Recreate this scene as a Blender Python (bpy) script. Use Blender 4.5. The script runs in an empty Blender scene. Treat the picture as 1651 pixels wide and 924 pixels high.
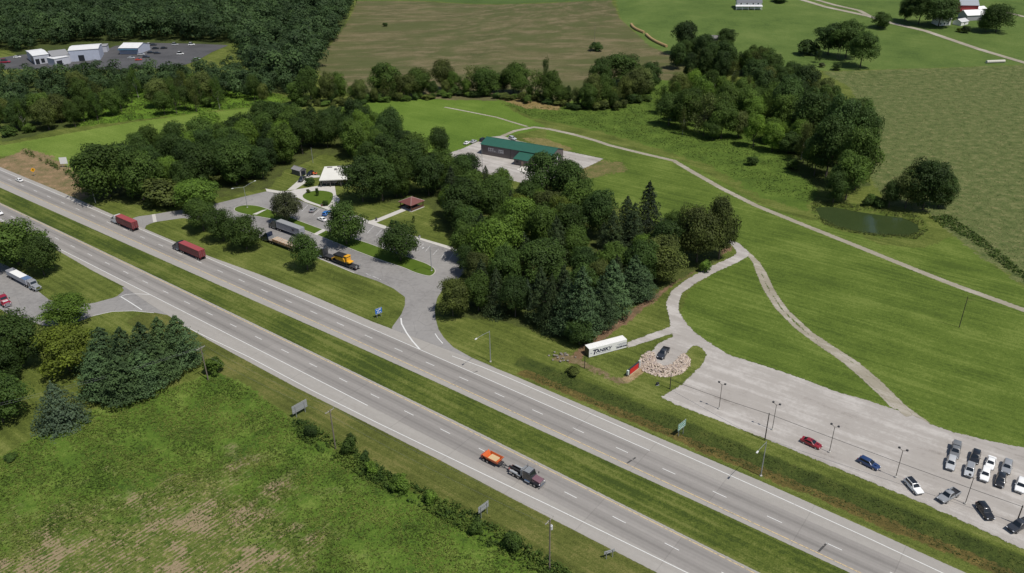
import bpy, math, random
import numpy as np
from mathutils import Vector, Matrix

R = random.Random(7)
NR = np.random.default_rng(7)
S = bpy.context.scene
COL = S.collection

# ------------------------------------------------------------------ camera
CF, PITCH, ROLL, CH = 1272.237, 0.48490133, -0.01782334, 119.665   # photo is 1651 px wide
cam_d = bpy.data.cameras.new('camera')
cam = bpy.data.objects.new('camera', cam_d)
COL.objects.link(cam)
cr, sr = math.cos(ROLL), math.sin(ROLL)
U_ = Vector((0, math.sin(PITCH), math.cos(PITCH)))
X_ = Vector((1, 0, 0))
F_ = Vector((0, math.cos(PITCH), -math.sin(PITCH)))
right = X_ * cr + U_ * sr
up = X_ * -sr + U_ * cr
M = Matrix.Identity(4)
for i in range(3):
    M[i][0], M[i][1], M[i][2] = right[i], up[i], -F_[i]
M[2][3] = CH
cam.matrix_world = M
cam_d.sensor_width = 36
cam_d.lens = 36 * CF / 1651
cam_d.clip_start, cam_d.clip_end = 1, 12000
S.camera = cam

# ------------------------------------------------------------------ light
SUN_AZ, SUN_EL = math.radians(-42), math.radians(62)
sun_d = bpy.data.lights.new('sun', 'SUN')
sun_d.energy = 3.9
sun_d.angle = math.radians(0.5)
sun_d.color = (1, .955, .88)
sun = bpy.data.objects.new('sun', sun_d)
COL.objects.link(sun)
to_sun = Vector((math.cos(SUN_EL) * math.cos(SUN_AZ), math.cos(SUN_EL) * math.sin(SUN_AZ), math.sin(SUN_EL)))
sun.rotation_euler = to_sun.to_track_quat('Z', 'Y').to_euler()
sun.location = (0, 0, 300)
W = bpy.data.worlds.new('World')
S.world = W
W.use_nodes = True
nt = W.node_tree
sky = nt.nodes.new('ShaderNodeTexSky')
sky.sky_type = 'NISHITA'
sky.sun_disc = False
sky.sun_elevation = SUN_EL
sky.sun_rotation = math.pi / 2 - SUN_AZ
sky.air_density, sky.dust_density = 1.0, 1.0
bg = nt.nodes['Background']
bg.inputs['Strength'].default_value = 0.075
nt.links.new(sky.outputs[0], bg.inputs[0])
S.view_settings.view_transform = 'Standard'
S.view_settings.look = 'None'
S.view_settings.exposure = 0.14
S.view_settings.gamma = 1.0
S.view_settings.use_curve_mapping = False
S.render.engine = 'CYCLES'
S.cycles.max_bounces = 6
S.cycles.transparent_max_bounces = 16
S.cycles.use_denoising = True

# ------------------------------------------------------------------ terrain and pixel -> ground
RA = -0.66268626
ru = np.array([math.cos(RA), math.sin(RA)])
rv = np.array([-math.sin(RA), math.cos(RA)])

def sst(t):
    t = np.clip(t, 0, 1)
    return t * t * (3 - 2 * t)

POND = None

def sdf_poly(P, poly):
    """signed distance (positive inside) of points P (n,2) to polygon"""
    poly = np.asarray(poly, float)
    x, y = P[:, 0], P[:, 1]
    d = np.full(len(P), 1e12)
    ins = np.zeros(len(P), bool)
    for i in range(len(poly)):
        a, b = poly[i - 1], poly[i]
        e = b - a
        t = np.clip(((x - a[0]) * e[0] + (y - a[1]) * e[1]) / max(e @ e, 1e-9), 0, 1)
        d = np.minimum(d, (x - a[0] - t * e[0]) ** 2 + (y - a[1] - t * e[1]) ** 2)
        c = (a[1] > y) != (b[1] > y)
        with np.errstate(divide='ignore', invalid='ignore'):
            xi = a[0] + (y - a[1]) / (b[1] - a[1] if b[1] != a[1] else 1e-9) * (b[0] - a[0])
        ins ^= c & (x < xi)
    d = np.sqrt(d)
    return np.where(ins, d, -d)

def sdf_line(P, line, w):
    line = np.asarray(line, float)
    x, y = P[:, 0], P[:, 1]
    d = np.full(len(P), 1e12)
    for i in range(1, len(line)):
        a, b = line[i - 1], line[i]
        e = b - a
        t = np.clip(((x - a[0]) * e[0] + (y - a[1]) * e[1]) / max(e @ e, 1e-9), 0, 1)
        d = np.minimum(d, (x - a[0] - t * e[0]) ** 2 + (y - a[1] - t * e[1]) ** 2)
    return w / 2 - np.sqrt(d)

def hz(x, y):
    x = np.asarray(x, float)
    y = np.asarray(y, float)
    s = x * ru[0] + y * ru[1]
    v = x * rv[0] + y * rv[1]
    h = 20 * sst((y - 460) / 380) * sst((x + 70) / 300)
    h = h + 1.6 * np.sin(x / 61 + 1.3) * np.sin(y / 83 + .4) * sst((y - 470) / 140) * sst((x + 200) / 150)
    h = h - .65 * np.clip(1 - ((v - 118.6 + 1.2 * sst((-s - 200) / 120)) / 3.1) ** 2, 0, 1) ** 2
    h = h - .9 * np.clip(1 - ((v - 144.6) / 4.3) ** 2, 0, 1) ** 2 * sst((s + 112) / 14) * sst((90 - s) / 20)
    if POND is not None:
        sh = np.shape(x)
        m = (np.abs(x - POND_C[0]) < 60) & (np.abs(y - POND_C[1]) < 60)
        if np.any(m):
            P = np.stack([np.ravel(x), np.ravel(y)], 1)
            d = sdf_poly(P, POND).reshape(sh)
            h = h - 1.6 * sst((d + 3.5) / 6.0)
    return h

def ray(px, py):
    x = (px - 825.5) / CF
    y = -(py - 462) / CF
    x, y = cr * x - sr * y, sr * x + cr * y
    return np.array([x, math.cos(PITCH) + y * math.sin(PITCH), -math.sin(PITCH) + y * math.cos(PITCH)])

def G(px, py, h=0.0):
    """point of the terrain (raised by h) seen at photo pixel px, py"""
    d = ray(px, py)
    t = CH / -d[2]
    for _ in range(12):
        z = float(hz(d[0] * t, d[1] * t)) + h
        t += ((CH - z) / -d[2] - t) * .8
    return Vector((d[0] * t, d[1] * t, z))

def G0(px, py):
    d = ray(px, py)
    t = CH / -d[2]
    return (d[0] * t, d[1] * t)

def GP(pts):
    return [tuple(G(*p)[:2]) for p in pts]

def Htop(base, py):
    """height of the thing standing at base whose top is seen at row py"""
    d = ray(825.5, py)
    hor = math.hypot(base[0], base[1])
    # plane through the base facing the camera, rows nearly independent of x
    best = None
    k = base[1] / d[1]
    return CH + k * d[2] - base[2]

def SV(px, py):
    g = G(px, py)
    return g.x * ru[0] + g.y * ru[1], g.x * rv[0] + g.y * rv[1]

def vc(s, base):
    s = np.asarray(s, float)
    k = np.where(s > -150, 6.3e-5, 2.2e-5)
    lim = np.clip(s, -420, 120)
    return base - k * (lim + 150) ** 2

def RP(s, lat, base):
    """road coordinates to x, y"""
    v = float(vc(s, base)) + lat
    return (s * ru[0] + v * rv[0], s * ru[1] + v * rv[1])

NB, FB = 110.12, 129.65
POND_PX = [(1319, 333), (1345, 333), (1380, 340), (1420, 346), (1455, 350), (1476, 360), (1478, 370), (1462, 376), (1430, 375), (1390, 371), (1352, 362), (1328, 350)]
POND_ = [G0(*p) for p in POND_PX]
POND_C = np.mean(np.array(POND_), 0)
POND = np.array(POND_)

# ------------------------------------------------------------------ material helpers
class NT:
    def __init__(s, mat):
        s.t = mat.node_tree
        s.n, s.l = s.t.nodes, s.t.links
    def new(s, k, **kw):
        n = s.n.new(k)
        for a, b in kw.items():
            setattr(n, a, b)
        return n
    def put(s, sock, v):
        if hasattr(v, 'links'):
            s.l.new(v, sock)
        elif isinstance(v, (tuple, list)) and len(v) == 3 and sock.type == 'RGBA':
            sock.default_value = (*v, 1)
        else:
            sock.default_value = v
    def m(s, op, a, b=0.0, c=0.0, clamp=False):
        n = s.new('ShaderNodeMath', operation=op, use_clamp=clamp)
        for i, v in enumerate((a, b, c)):
            s.put(n.inputs[i], v)
        return n.outputs[0]
    def ss(s, v, lo, hi, t0=0.0, t1=1.0):
        n = s.new('ShaderNodeMapRange', interpolation_type='SMOOTHSTEP')
        for i, q in enumerate((v, lo, hi, t0, t1)):
            s.put(n.inputs[i], q)
        return n.outputs[0]
    def mix(s, f, a, b):
        n = s.new('ShaderNodeMix', data_type='RGBA')
        s.put(n.inputs[0], f)
        s.put(n.inputs[6], a)
        s.put(n.inputs[7], b)
        return n.outputs[2]
    def scale(s, col, f):
        n = s.new('ShaderNodeVectorMath', operation='SCALE')
        s.put(n.inputs[0], col)
        s.put(n.inputs[3], f)
        return n.outputs[0]
    def noise(s, vec, sc, det=3.0, rough=.55, dist=0.0):
        n = s.new('ShaderNodeTexNoise')
        s.put(n.inputs['Vector'], vec)
        n.inputs['Scale'].default_value = sc
        n.inputs['Detail'].default_value = det
        n.inputs['Roughness'].default_value = rough
        n.inputs['Distortion'].default_value = dist
        return n.outputs['Fac']
    def attr(s, name):
        return s.new('ShaderNodeAttribute', attribute_name=name).outputs['Fac']
    def pos(s):
        return s.new('ShaderNodeNewGeometry').outputs['Position']
    def dot(s, v, w):
        n = s.new('ShaderNodeVectorMath', operation='DOT_PRODUCT')
        s.put(n.inputs[0], v)
        n.inputs[1].default_value = w
        return n.outputs['Value']
    def mapv(s, v, sc, rot=0.0):
        n = s.new('ShaderNodeMapping')
        s.put(n.inputs[0], v)
        n.inputs['Rotation'].default_value = (0, 0, rot)
        n.inputs['Scale'].default_value = sc
        return n.outputs[0]

def newmat(name):
    m = bpy.data.materials.new(name)
    m.use_nodes = True
    b = m.node_tree.nodes['Principled BSDF']
    return m, NT(m), b

_PM = {}
def pm(name, col, rough=.55, metal=0.0, coat=0.0, var=.12, sc=3.0, bump=0.0, spec=.5):
    """plain painted / metal / wood surface with slight procedural wear"""
    if name in _PM:
        return _PM[name]
    m, t, b = newmat(name)
    tc = t.new('ShaderNodeTexCoord').outputs['Object']
    n1 = t.noise(tc, sc, 4)
    n2 = t.noise(tc, sc * 7, 2)
    f = t.m('ADD', t.m('MULTIPLY', n1, .7), t.m('MULTIPLY', n2, .3))
    f = t.m('MULTIPLY_ADD', f, 2 * var, 1 - var)
    t.put(b.inputs['Base Color'], t.scale(tuple(col), f))
    b.inputs['Roughness'].default_value = rough
    b.inputs['Metallic'].default_value = metal
    b.inputs['Coat Weight'].default_value = coat
    b.inputs['Coat Roughness'].default_value = .06
    b.inputs['Specular IOR Level'].default_value = spec
    if bump:
        bn = t.new('ShaderNodeBump')
        bn.inputs['Strength'].default_value = bump
        t.put(bn.inputs['Height'], n2)
        t.put(b.inputs['Normal'], bn.outputs[0])
    _PM[name] = m
    return m

def paint(name, col):
    return pm('paint_' + name, col, rough=.32, coat=.7, var=.05, sc=1.5)

GLASS = pm('vehicle_glass', (.012, .016, .02), rough=.06, var=.02, spec=.8)
RUBBER = pm('rubber', (.018, .018, .019), rough=.85, var=.2)
ALLOY = pm('alloy', (.45, .45, .46), rough=.35, metal=.8)
CHROME = pm('chrome', (.6, .6, .62), rough=.18, metal=1.0, var=.03)
BLACKM = pm('black_metal', (.02, .02, .022), rough=.5)
DARKST = pm('dark_steel', (.05, .05, .055), rough=.55, metal=.3)
GALV = pm('galvanised_steel', (.34, .35, .36), rough=.5, metal=.4)
LAMPG = pm('lamp_lens', (.75, .76, .78), rough=.12, var=.03)
REDL = pm('tail_lens', (.35, .01, .01), rough=.2, var=.05)
POLEW = pm('weathered_pole_wood', (.17, .14, .115), rough=.9, var=.35, sc=2, bump=.3)
WHITEP = pm('white_panel', (.74, .74, .73), rough=.5, var=.07, sc=.6)
DARKP = pm('dark_pole', (.045, .035, .03), rough=.8)

# ------------------------------------------------------------------ mesh helpers
def np_mesh(name, V, F, smooth=False):
    V = np.asarray(V, np.float32)
    F = np.asarray(F, np.int32)
    me = bpy.data.meshes.new(name)
    k = F.shape[1]
    me.vertices.add(len(V))
    me.vertices.foreach_set('co', V.ravel())
    me.loops.add(F.size)
    me.loops.foreach_set('vertex_index', F.ravel())
    me.polygons.add(len(F))
    me.polygons.foreach_set('loop_start', np.arange(0, F.size, k, dtype=np.int32))
    me.update(calc_edges=True)
    me.polygons.foreach_set('use_smooth', np.full(len(F), smooth, bool))
    return me

def fattr(me, name, data, domain='POINT'):
    a = me.attributes.new(name, 'FLOAT', domain)
    a.data.foreach_set('value', np.asarray(data, np.float32))

def link(name, me, mat=None, parent=None):
    o = bpy.data.objects.new(name, me)
    COL.objects.link(o)
    if mat is not None and me is not None and len(me.materials) == 0:
        me.materials.append(mat)
    if parent is not None:
        o.parent = parent
    return o

def tag(o, label=None, cat=None, group=None, kind=None):
    if label: o['label'] = label
    if cat: o['category'] = cat
    if group: o['group'] = group
    if kind: o['kind'] = kind
    return o

def thing(name, label, cat, loc=(0, 0, 0), rz=0.0, group=None):
    o = bpy.data.objects.new(name, None)
    COL.objects.link(o)
    o.location = loc
    o.rotation_euler = (0, 0, rz)
    o.empty_display_size = .5
    return tag(o, label, cat, group)

def copy_tree(o, parent=None):
    c = o.copy()
    COL.objects.link(c)
    if parent is not None:
        c.parent = parent
    for ch in [q for q in o.children]:
        copy_tree(ch, c)
    return c

class MB:
    def __init__(s):
        s.v, s.f, s.mi = [], [], []
        s.cur = 0
    def add(s, vs, fs):
        o = len(s.v)
        s.v += [tuple(p) for p in vs]
        for f in fs:
            s.f.append(tuple(i + o for i in f))
            s.mi.append(s.cur)
        return s
    def box(s, c, d, bev=0.0, rz=0.0):
        x, y, z = d[0] / 2, d[1] / 2, d[2] / 2
        if bev <= 0:
            vs = [(a * x, b * y, e * z) for a in (-1, 1) for b in (-1, 1) for e in (-1, 1)]
            fs = [(0, 1, 3, 2), (4, 6, 7, 5), (0, 4, 5, 1), (2, 3, 7, 6), (0, 2, 6, 4), (1, 5, 7, 3)]
        else:
            k = min(bev, x * .9, y * .9, z * .9)
            vs, fs = [], []
            # chamfered along vertical edges and top
            def ring(q, zz):
                X, Y = x - q, y - q
                return [(-X, -Y + k, zz), (-X + k, -Y, zz), (X - k, -Y, zz), (X, -Y + k, zz), (X, Y - k, zz), (X - k, Y, zz), (-X + k, Y, zz), (-X, Y - k, zz)]
            rings = [ring(k * .6, -z), ring(0, -z + k), ring(0, z - k), ring(k * .6, z)]
            for r in rings: vs += r
            for i in range(3):
                for j in range(8):
                    a = i * 8 + j; b = i * 8 + (j + 1) % 8
                    fs.append((a, b, b + 8, a + 8))
            fs.append(tuple(range(7, -1, -1)))
            fs.append(tuple(range(24, 32)))
        if rz:
            ca, sa = math.cos(rz), math.sin(rz)
            vs = [(p[0] * ca - p[1] * sa, p[0] * sa + p[1] * ca, p[2]) for p in vs]
        return s.add([(p[0] + c[0], p[1] + c[1], p[2] + c[2]) for p in vs], fs)
    def cyl(s, p0, p1, r0, r1=None, n=10, cap=True):
        r1 = r0 if r1 is None else r1
        p0, p1 = Vector(p0), Vector(p1)
        d = (p1 - p0).normalized()
        a = d.orthogonal().normalized()
        b = d.cross(a)
        vs = []
        for p, r in ((p0, r0), (p1, r1)):
            for i in range(n):
                t = 2 * math.pi * i / n
                vs.append(p + a * (r * math.cos(t)) + b * (r * math.sin(t)))
        fs = [(i, (i + 1) % n, n + (i + 1) % n, n + i) for i in range(n)]
        if cap:
            fs += [tuple(range(n - 1, -1, -1)), tuple(range(n, 2 * n))]
        return s.add(vs, fs)
    def loft(s, rings, cap=True):
        n = len(rings[0])
        vs, fs = [], []
        for r in rings: vs += r
        for i in range(len(rings) - 1):
            for j in range(n):
                a, b = i * n + j, i * n + (j + 1) % n
                fs.append((a, b, b + n, a + n))
        if cap:
            fs.append(tuple(range(n - 1, -1, -1)))
            fs.append(tuple(range((len(rings) - 1) * n, len(rings) * n)))
        return s.add(vs, fs)
    def quad(s, a, b, c, d):
        return s.add([a, b, c, d], [(0, 1, 2, 3)])
    def slab(s, q, t):
        """quad q (4 pts, outward normal by order) given thickness t inward"""
        q = [Vector(p) for p in q]
        n = (q[1] - q[0]).cross(q[3] - q[0]).normalized()
        r = [p - n * t for p in q]
        return s.add(q + r, [(0, 1, 2, 3), (7, 6, 5, 4), (0, 4, 5, 1), (1, 5, 6, 2), (2, 6, 7, 3), (3, 7, 4, 0)])
    def build(s, name, mat, parent=None, smooth=False, loc=None):
        me = bpy.data.meshes.new(name)
        me.from_pydata([tuple(p) for p in s.v], [], s.f)
        mats = mat if isinstance(mat, (list, tuple)) else [mat]
        for m in mats: me.materials.append(m)
        if len(mats) > 1:
            me.polygons.foreach_set('material_index', s.mi)
        if smooth:
            me.polygons.foreach_set('use_smooth', [True] * len(me.polygons))
            try:
                me.set_sharp_from_angle(angle=math.radians(38))
            except Exception:
                pass
        me.update()
        o = link(name, me, None, parent)
        if loc: o.location = loc
        return o

# ------------------------------------------------------------------ ground zones
def lerp2(a, b, t): return (a[0] + (b[0] - a[0]) * t, a[1] + (b[1] - a[1]) * t)

ZONES = [
    # name, kind, pixels, width, colours (dark, mid, light), patch scale (1/m), edge noise (m)
    ('lawn_left', 'poly', [(-60, 238), (0, 235), (100, 217), (220, 196), (330, 182), (420, 172), (440, 190), (400, 210), (260, 245), (140, 295), (95, 270), (60, 247), (0, 252), (-60, 255)], 0, ((.07, .108, .018), (.098, .142, .026), (.135, .178, .04)), .03, 2),
    ('lawn_mid', 'poly', [(545, 172), (640, 158), (720, 153), (800, 158), (830, 180), (880, 205), (815, 222), (740, 250), (620, 240), (560, 210)], 0, ((.055, .094, .014), (.077, .122, .019), (.102, .15, .028)), .03, 3),
    ('lawn_right', 'poly', [(880, 208), (930, 216), (1000, 235), (1090, 256), (1120, 268), (1230, 330), (1300, 355), (1340, 360), (1420, 395), (1490, 400), (1540, 380), (1600, 425), (1700, 500), (1900, 650), (1800, 760), (1651, 730), (1500, 690), (1430, 660), (1150, 565), (1095, 510), (1110, 470), (1190, 410), (1165, 375), (1060, 370), (950, 310), (910, 290), (960, 262), (880, 240)], 0, ((.046, .070, .012), (.069, .100, .017), (.105, .135, .03)), .05, 2),
    ('hay_field', 'poly', [(575, 2), (700, 3), (860, 6), (985, 0), (1000, 30), (1050, 75), (1090, 92), (1125, 112), (1060, 150), (900, 165), (700, 160), (540, 150), (503, 105), (545, 55), (566, 25)], 0, ((.062, .070, .025), (.105, .096, .044), (.155, .132, .068)), .03, 5),
    ('farm_field', 'poly', [(985, -30), (1000, 30), (1050, 75), (1090, 92), (1330, 114), (1440, 112), (1660, 104), (1900, 100), (1900, -60), (985, -60)], 0, ((.046, .074, .018), (.068, .102, .025), (.095, .126, .036)), .03, 4),
    ('top_field', 'poly', [(560, -60), (985, -60), (990, 0), (860, 5), (700, 2), (575, 1)], 0, ((.042, .068, .018), (.055, .085, .024), (.068, .098, .03)), .02, 4),
    ('rough_field', 'poly', [(1322, 116), (1440, 112), (1600, 107), (1700, 103), (2000, 100), (2100, 500), (1800, 520), (1700, 485), (1640, 452), (1580, 412), (1535, 378), (1500, 345), (1430, 330), (1385, 260), (1400, 190), (1370, 140)], 0, ((.040, .060, .017), (.078, .094, .033), (.14, .136, .062)), .26, 4),
    ('swamp_left', 'poly', [(120, 150), (260, 140), (420, 145), (480, 160), (420, 172), (330, 180), (220, 194), (120, 205)], 0, ((.045, .085, .010), (.07, .125, .014), (.10, .16, .02)), .09, 8),
    ('swamp_right', 'poly', [(800, 160), (900, 172), (1000, 130), (1200, 130), (1290, 190), (1340, 280), (1300, 340), (1230, 320), (1150, 270), (1080, 245), (960, 210), (860, 190)], 0, ((.036, .06, .011), (.058, .092, .015), (.09, .13, .024)), .12, 6),
    ('tan_patch', 'poly', [(800, 158), (850, 160), (905, 168), (900, 178), (850, 175)], 0, ((.13, .10, .035), (.2, .15, .06), (.25, .19, .09)), .2, 4),
    ('dry_patch', 'poly', [(840, 222), (880, 224), (925, 240), (905, 244), (860, 232)], 0, ((.10, .10, .03), (.16, .14, .05), (.24, .18, .08)), .3, 3),
    ('dry_bank', 'poly', [(930, 266), (965, 258), (1000, 262), (1010, 275), (970, 285), (920, 290)], 0, ((.075, .10, .022), (.12, .115, .04), (.19, .145, .065)), .25, 5),
    ('clay_bank', 'poly', [(-40, 258), (0, 258), (40, 240), (80, 250), (130, 285), (150, 315), (130, 322), (60, 296), (0, 276), (-40, 262)], 0, ((.105, .105, .042), (.19, .14, .075), (.30, .20, .12)), .16, 4),
    ('clay_strip', 'line', [(925, 580), (950, 555), (985, 530), (1015, 508), (1050, 482), (1085, 452), (1110, 440), (1150, 415), (1175, 400)], 3.4, ((.095, .075, .04), (.155, .098, .058), (.22, .14, .09)), .3, 1.8),
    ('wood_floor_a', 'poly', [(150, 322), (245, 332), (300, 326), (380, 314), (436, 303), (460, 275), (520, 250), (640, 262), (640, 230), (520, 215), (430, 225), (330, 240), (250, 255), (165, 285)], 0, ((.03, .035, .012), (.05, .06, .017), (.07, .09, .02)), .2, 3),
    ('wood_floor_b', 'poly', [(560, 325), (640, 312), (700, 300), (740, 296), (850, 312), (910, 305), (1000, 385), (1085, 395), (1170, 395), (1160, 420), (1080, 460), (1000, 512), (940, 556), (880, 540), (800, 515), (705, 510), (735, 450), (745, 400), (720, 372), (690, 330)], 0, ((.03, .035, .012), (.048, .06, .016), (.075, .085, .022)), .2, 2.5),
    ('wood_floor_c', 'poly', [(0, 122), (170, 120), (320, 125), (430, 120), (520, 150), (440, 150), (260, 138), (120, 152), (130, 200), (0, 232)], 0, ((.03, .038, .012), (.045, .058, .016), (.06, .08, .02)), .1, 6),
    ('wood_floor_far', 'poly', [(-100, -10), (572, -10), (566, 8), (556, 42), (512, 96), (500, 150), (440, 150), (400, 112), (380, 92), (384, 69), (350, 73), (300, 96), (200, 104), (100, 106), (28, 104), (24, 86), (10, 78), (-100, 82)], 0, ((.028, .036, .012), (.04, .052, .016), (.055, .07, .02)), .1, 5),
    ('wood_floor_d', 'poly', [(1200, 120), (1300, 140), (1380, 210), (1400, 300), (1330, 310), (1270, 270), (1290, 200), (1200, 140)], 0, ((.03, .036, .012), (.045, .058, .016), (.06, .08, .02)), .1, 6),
    ('median', 'sv', (-900, 200, 112.0, 126.0), 0, ((.036, .052, .011), (.060, .079, .015), (.10, .112, .03)), .07, 1.0),
    ('verge_near', 'sv', (-222, 60, 92.0, 104.0), 0, ((.050, .058, .014), (.072, .082, .02), (.115, .110, .036)), .08, 1.0),
    ('weed_field', 'poly', [(-400, 900), (-60, 760), (0, 735), (60, 703), (150, 660), (250, 632), (330, 606), (352, 600), (400, 625), (450, 660), (520, 716), (600, 760), (690, 802), (770, 840), (840, 885), (900, 930), (940, 975), (800, 1200), (-400, 1200)], 0, ((.034, .062, .011), (.062, .104, .015), (.112, .15, .032)), .12, 2.5),
    ('stubble', 'poly', [(-200, 960), (0, 880), (100, 842), (210, 800), (330, 770), (400, 795), (465, 850), (490, 920), (470, 1000), (-200, 1100)], 0, ((.06, .085, .018), (.16, .125, .06), (.27, .185, .115)), .12, 14),
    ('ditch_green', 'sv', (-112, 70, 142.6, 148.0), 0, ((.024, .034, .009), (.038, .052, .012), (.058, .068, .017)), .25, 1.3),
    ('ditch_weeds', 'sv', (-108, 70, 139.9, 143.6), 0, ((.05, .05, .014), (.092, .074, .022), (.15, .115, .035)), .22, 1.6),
    ('mulch_ring', 'line', [(1010, 612), (1020, 606), (1031, 598)], 2.4, ((.2, .14, .07), (.27, .2, .11), (.33, .26, .16)), .5, 1.0),
    ('culvert_soil', 'line', [(898, 578), (910, 572), (935, 585), (960, 597), (1000, 615)], 2.2, ((.10, .085, .04), (.15, .115, .06), (.21, .165, .1)), .5, 2.0),
    ('pond_rim', 'poly', [(1305, 325), (1340, 322), (1400, 332), (1460, 340), (1490, 352), (1500, 372), (1480, 388), (1420, 384), (1370, 376), (1330, 364), (1308, 345)], 0, ((.045, .068, .013), (.07, .092, .018), (.11, .115, .035)), .25, 1.5),
]

def axis(segs):
    out = []
    for a, b, st in segs:
        n = max(1, int(round((b - a) / st)))
        out += [a + (b - a) * i / n for i in range(n)]
    out.append(segs[-1][1])
    return np.array(out)

XA = axis([(-6000, -2000, 500), (-2000, -900, 60), (-900, -420, 8), (-420, -230, 3.5), (-230, 190, 1.6), (190, 420, 3), (420, 900, 8), (900, 2000, 60), (2000, 6000, 500)])
YA = axis([(-2000, -200, 300), (-200, 60, 20), (60, 330, 1.6), (330, 480, 2.6), (480, 700, 5), (700, 1200, 9), (1200, 2500, 60), (2500, 9000, 600)])
GX, GY = np.meshgrid(XA, YA)
PTS = np.stack([GX.ravel(), GY.ravel()], 1)
GZ = hz(PTS[:, 0], PTS[:, 1])
nx, ny = len(XA), len(YA)
ii = np.arange(nx * ny).reshape(ny, nx)
FQ = np.stack([ii[:-1, :-1].ravel(), ii[:-1, 1:].ravel(), ii[1:, 1:].ravel(), ii[1:, :-1].ravel()], 1)
gme = np_mesh('ground', np.column_stack([PTS, GZ]), FQ, smooth=True)
PS = PTS @ ru
PV = PTS @ rv
for z in ZONES:
    if z[1] == 'poly':
        d = sdf_poly(PTS, GP(z[2]))
    elif z[1] == 'line':
        d = sdf_line(PTS, GP(z[2]), z[3])
    else:
        s0, s1, v0, v1 = z[2]
        d = np.minimum(np.minimum(PS - s0, s1 - PS), np.minimum(PV - v0, v1 - PV))
    fattr(gme, 'z_' + z[0], np.clip(d, -60, 60))

gm, t, b = newmat('ground')
P = t.pos()
SVEC = t.dot(P, (ru[0], ru[1], 0))
VVEC = t.dot(P, (rv[0], rv[1], 0))
n_big = t.noise(P, .022, 3)
n_mid = t.noise(P, .13, 4, .6)
n_fine = t.noise(P, .9, 4, .65)
n_mic = t.noise(P, 3.2, 3, .7)
nw = t.m('ADD', t.m('MULTIPLY', n_mid, .5), t.m('MULTIPLY', n_fine, .5))
en = t.m('SUBTRACT', t.m('ADD', t.m('MULTIPLY', n_fine, .5), t.m('MULTIPLY', n_mid, .5)), .5)

# mowing stripes: long streaks along the highway direction
rotv = t.mapv(P, (1, 1, 1), -RA)
strk = t.noise(t.mapv(rotv, (.018, .8, 1)), 1.0, 3, .6)
strk2 = t.noise(t.mapv(rotv, (.03, .16, 1)), 1.0, 3, .6)
STRIPED = {'median': .8, 'lawn_right': .55, 'lawn_left': .25, 'lawn_mid': .25, 'verge_near': .6, 'farm_field': .2, 'hay_field': .0, 'top_field': .2}

def zonecol(cols, sc, stripe=0.0, nn=None):
    if cols[1][1] > cols[1][0] * 1.12:
        cols = [(c[0] * 1.22, c[1] * 1.24, c[2] * 1.15) for c in cols]
    pn = t.noise(P, sc, 4, .62)
    f = t.m('ADD', t.m('MULTIPLY', pn, 1.35), t.m('MULTIPLY', n_fine, .95))
    f = t.m('ADD', f, t.m('MULTIPLY', n_mic, .9))
    f = t.m('SUBTRACT', f, 1.1)
    if stripe:
        f = t.m('ADD', f, t.m('MULTIPLY', t.m('SUBTRACT', t.m('ADD', t.m('MULTIPLY', strk, .6), t.m('MULTIPLY', strk2, .4)), .5), stripe * 3.6))
    c = t.mix(t.ss(f, .18, .5), cols[0], cols[1])
    return t.mix(t.ss(f, .5, .86), c, cols[2])

# default: mown roadside grass
base = zonecol(((.048, .062, .013), (.076, .094, .020), (.118, .130, .036)), .07, .55)
col = base
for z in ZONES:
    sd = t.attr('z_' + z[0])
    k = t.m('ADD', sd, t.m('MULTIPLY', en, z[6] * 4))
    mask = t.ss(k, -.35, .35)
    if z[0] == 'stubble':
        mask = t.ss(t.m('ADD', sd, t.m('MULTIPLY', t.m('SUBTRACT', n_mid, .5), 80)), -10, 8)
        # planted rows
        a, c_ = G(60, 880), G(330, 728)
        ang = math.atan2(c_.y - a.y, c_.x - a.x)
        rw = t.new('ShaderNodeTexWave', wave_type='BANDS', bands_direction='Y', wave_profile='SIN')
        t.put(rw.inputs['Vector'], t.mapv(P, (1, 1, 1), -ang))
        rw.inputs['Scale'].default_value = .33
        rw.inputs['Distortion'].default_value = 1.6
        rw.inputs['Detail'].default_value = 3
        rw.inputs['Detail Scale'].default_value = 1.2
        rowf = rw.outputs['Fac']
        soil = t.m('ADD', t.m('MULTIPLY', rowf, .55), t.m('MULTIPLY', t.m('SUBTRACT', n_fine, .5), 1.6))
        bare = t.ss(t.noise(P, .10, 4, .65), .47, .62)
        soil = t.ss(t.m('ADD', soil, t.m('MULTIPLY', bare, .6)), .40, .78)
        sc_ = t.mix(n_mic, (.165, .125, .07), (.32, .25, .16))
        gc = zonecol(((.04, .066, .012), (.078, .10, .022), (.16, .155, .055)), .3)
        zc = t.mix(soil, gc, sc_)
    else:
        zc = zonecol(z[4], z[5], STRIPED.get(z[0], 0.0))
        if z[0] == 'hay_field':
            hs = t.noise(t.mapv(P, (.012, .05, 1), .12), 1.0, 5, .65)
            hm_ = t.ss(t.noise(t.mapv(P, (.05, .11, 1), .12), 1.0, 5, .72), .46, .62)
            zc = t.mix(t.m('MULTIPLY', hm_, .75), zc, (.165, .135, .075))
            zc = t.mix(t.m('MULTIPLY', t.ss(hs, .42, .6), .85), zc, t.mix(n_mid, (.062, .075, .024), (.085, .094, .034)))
    col = t.mix(mask, col, zc)
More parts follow.
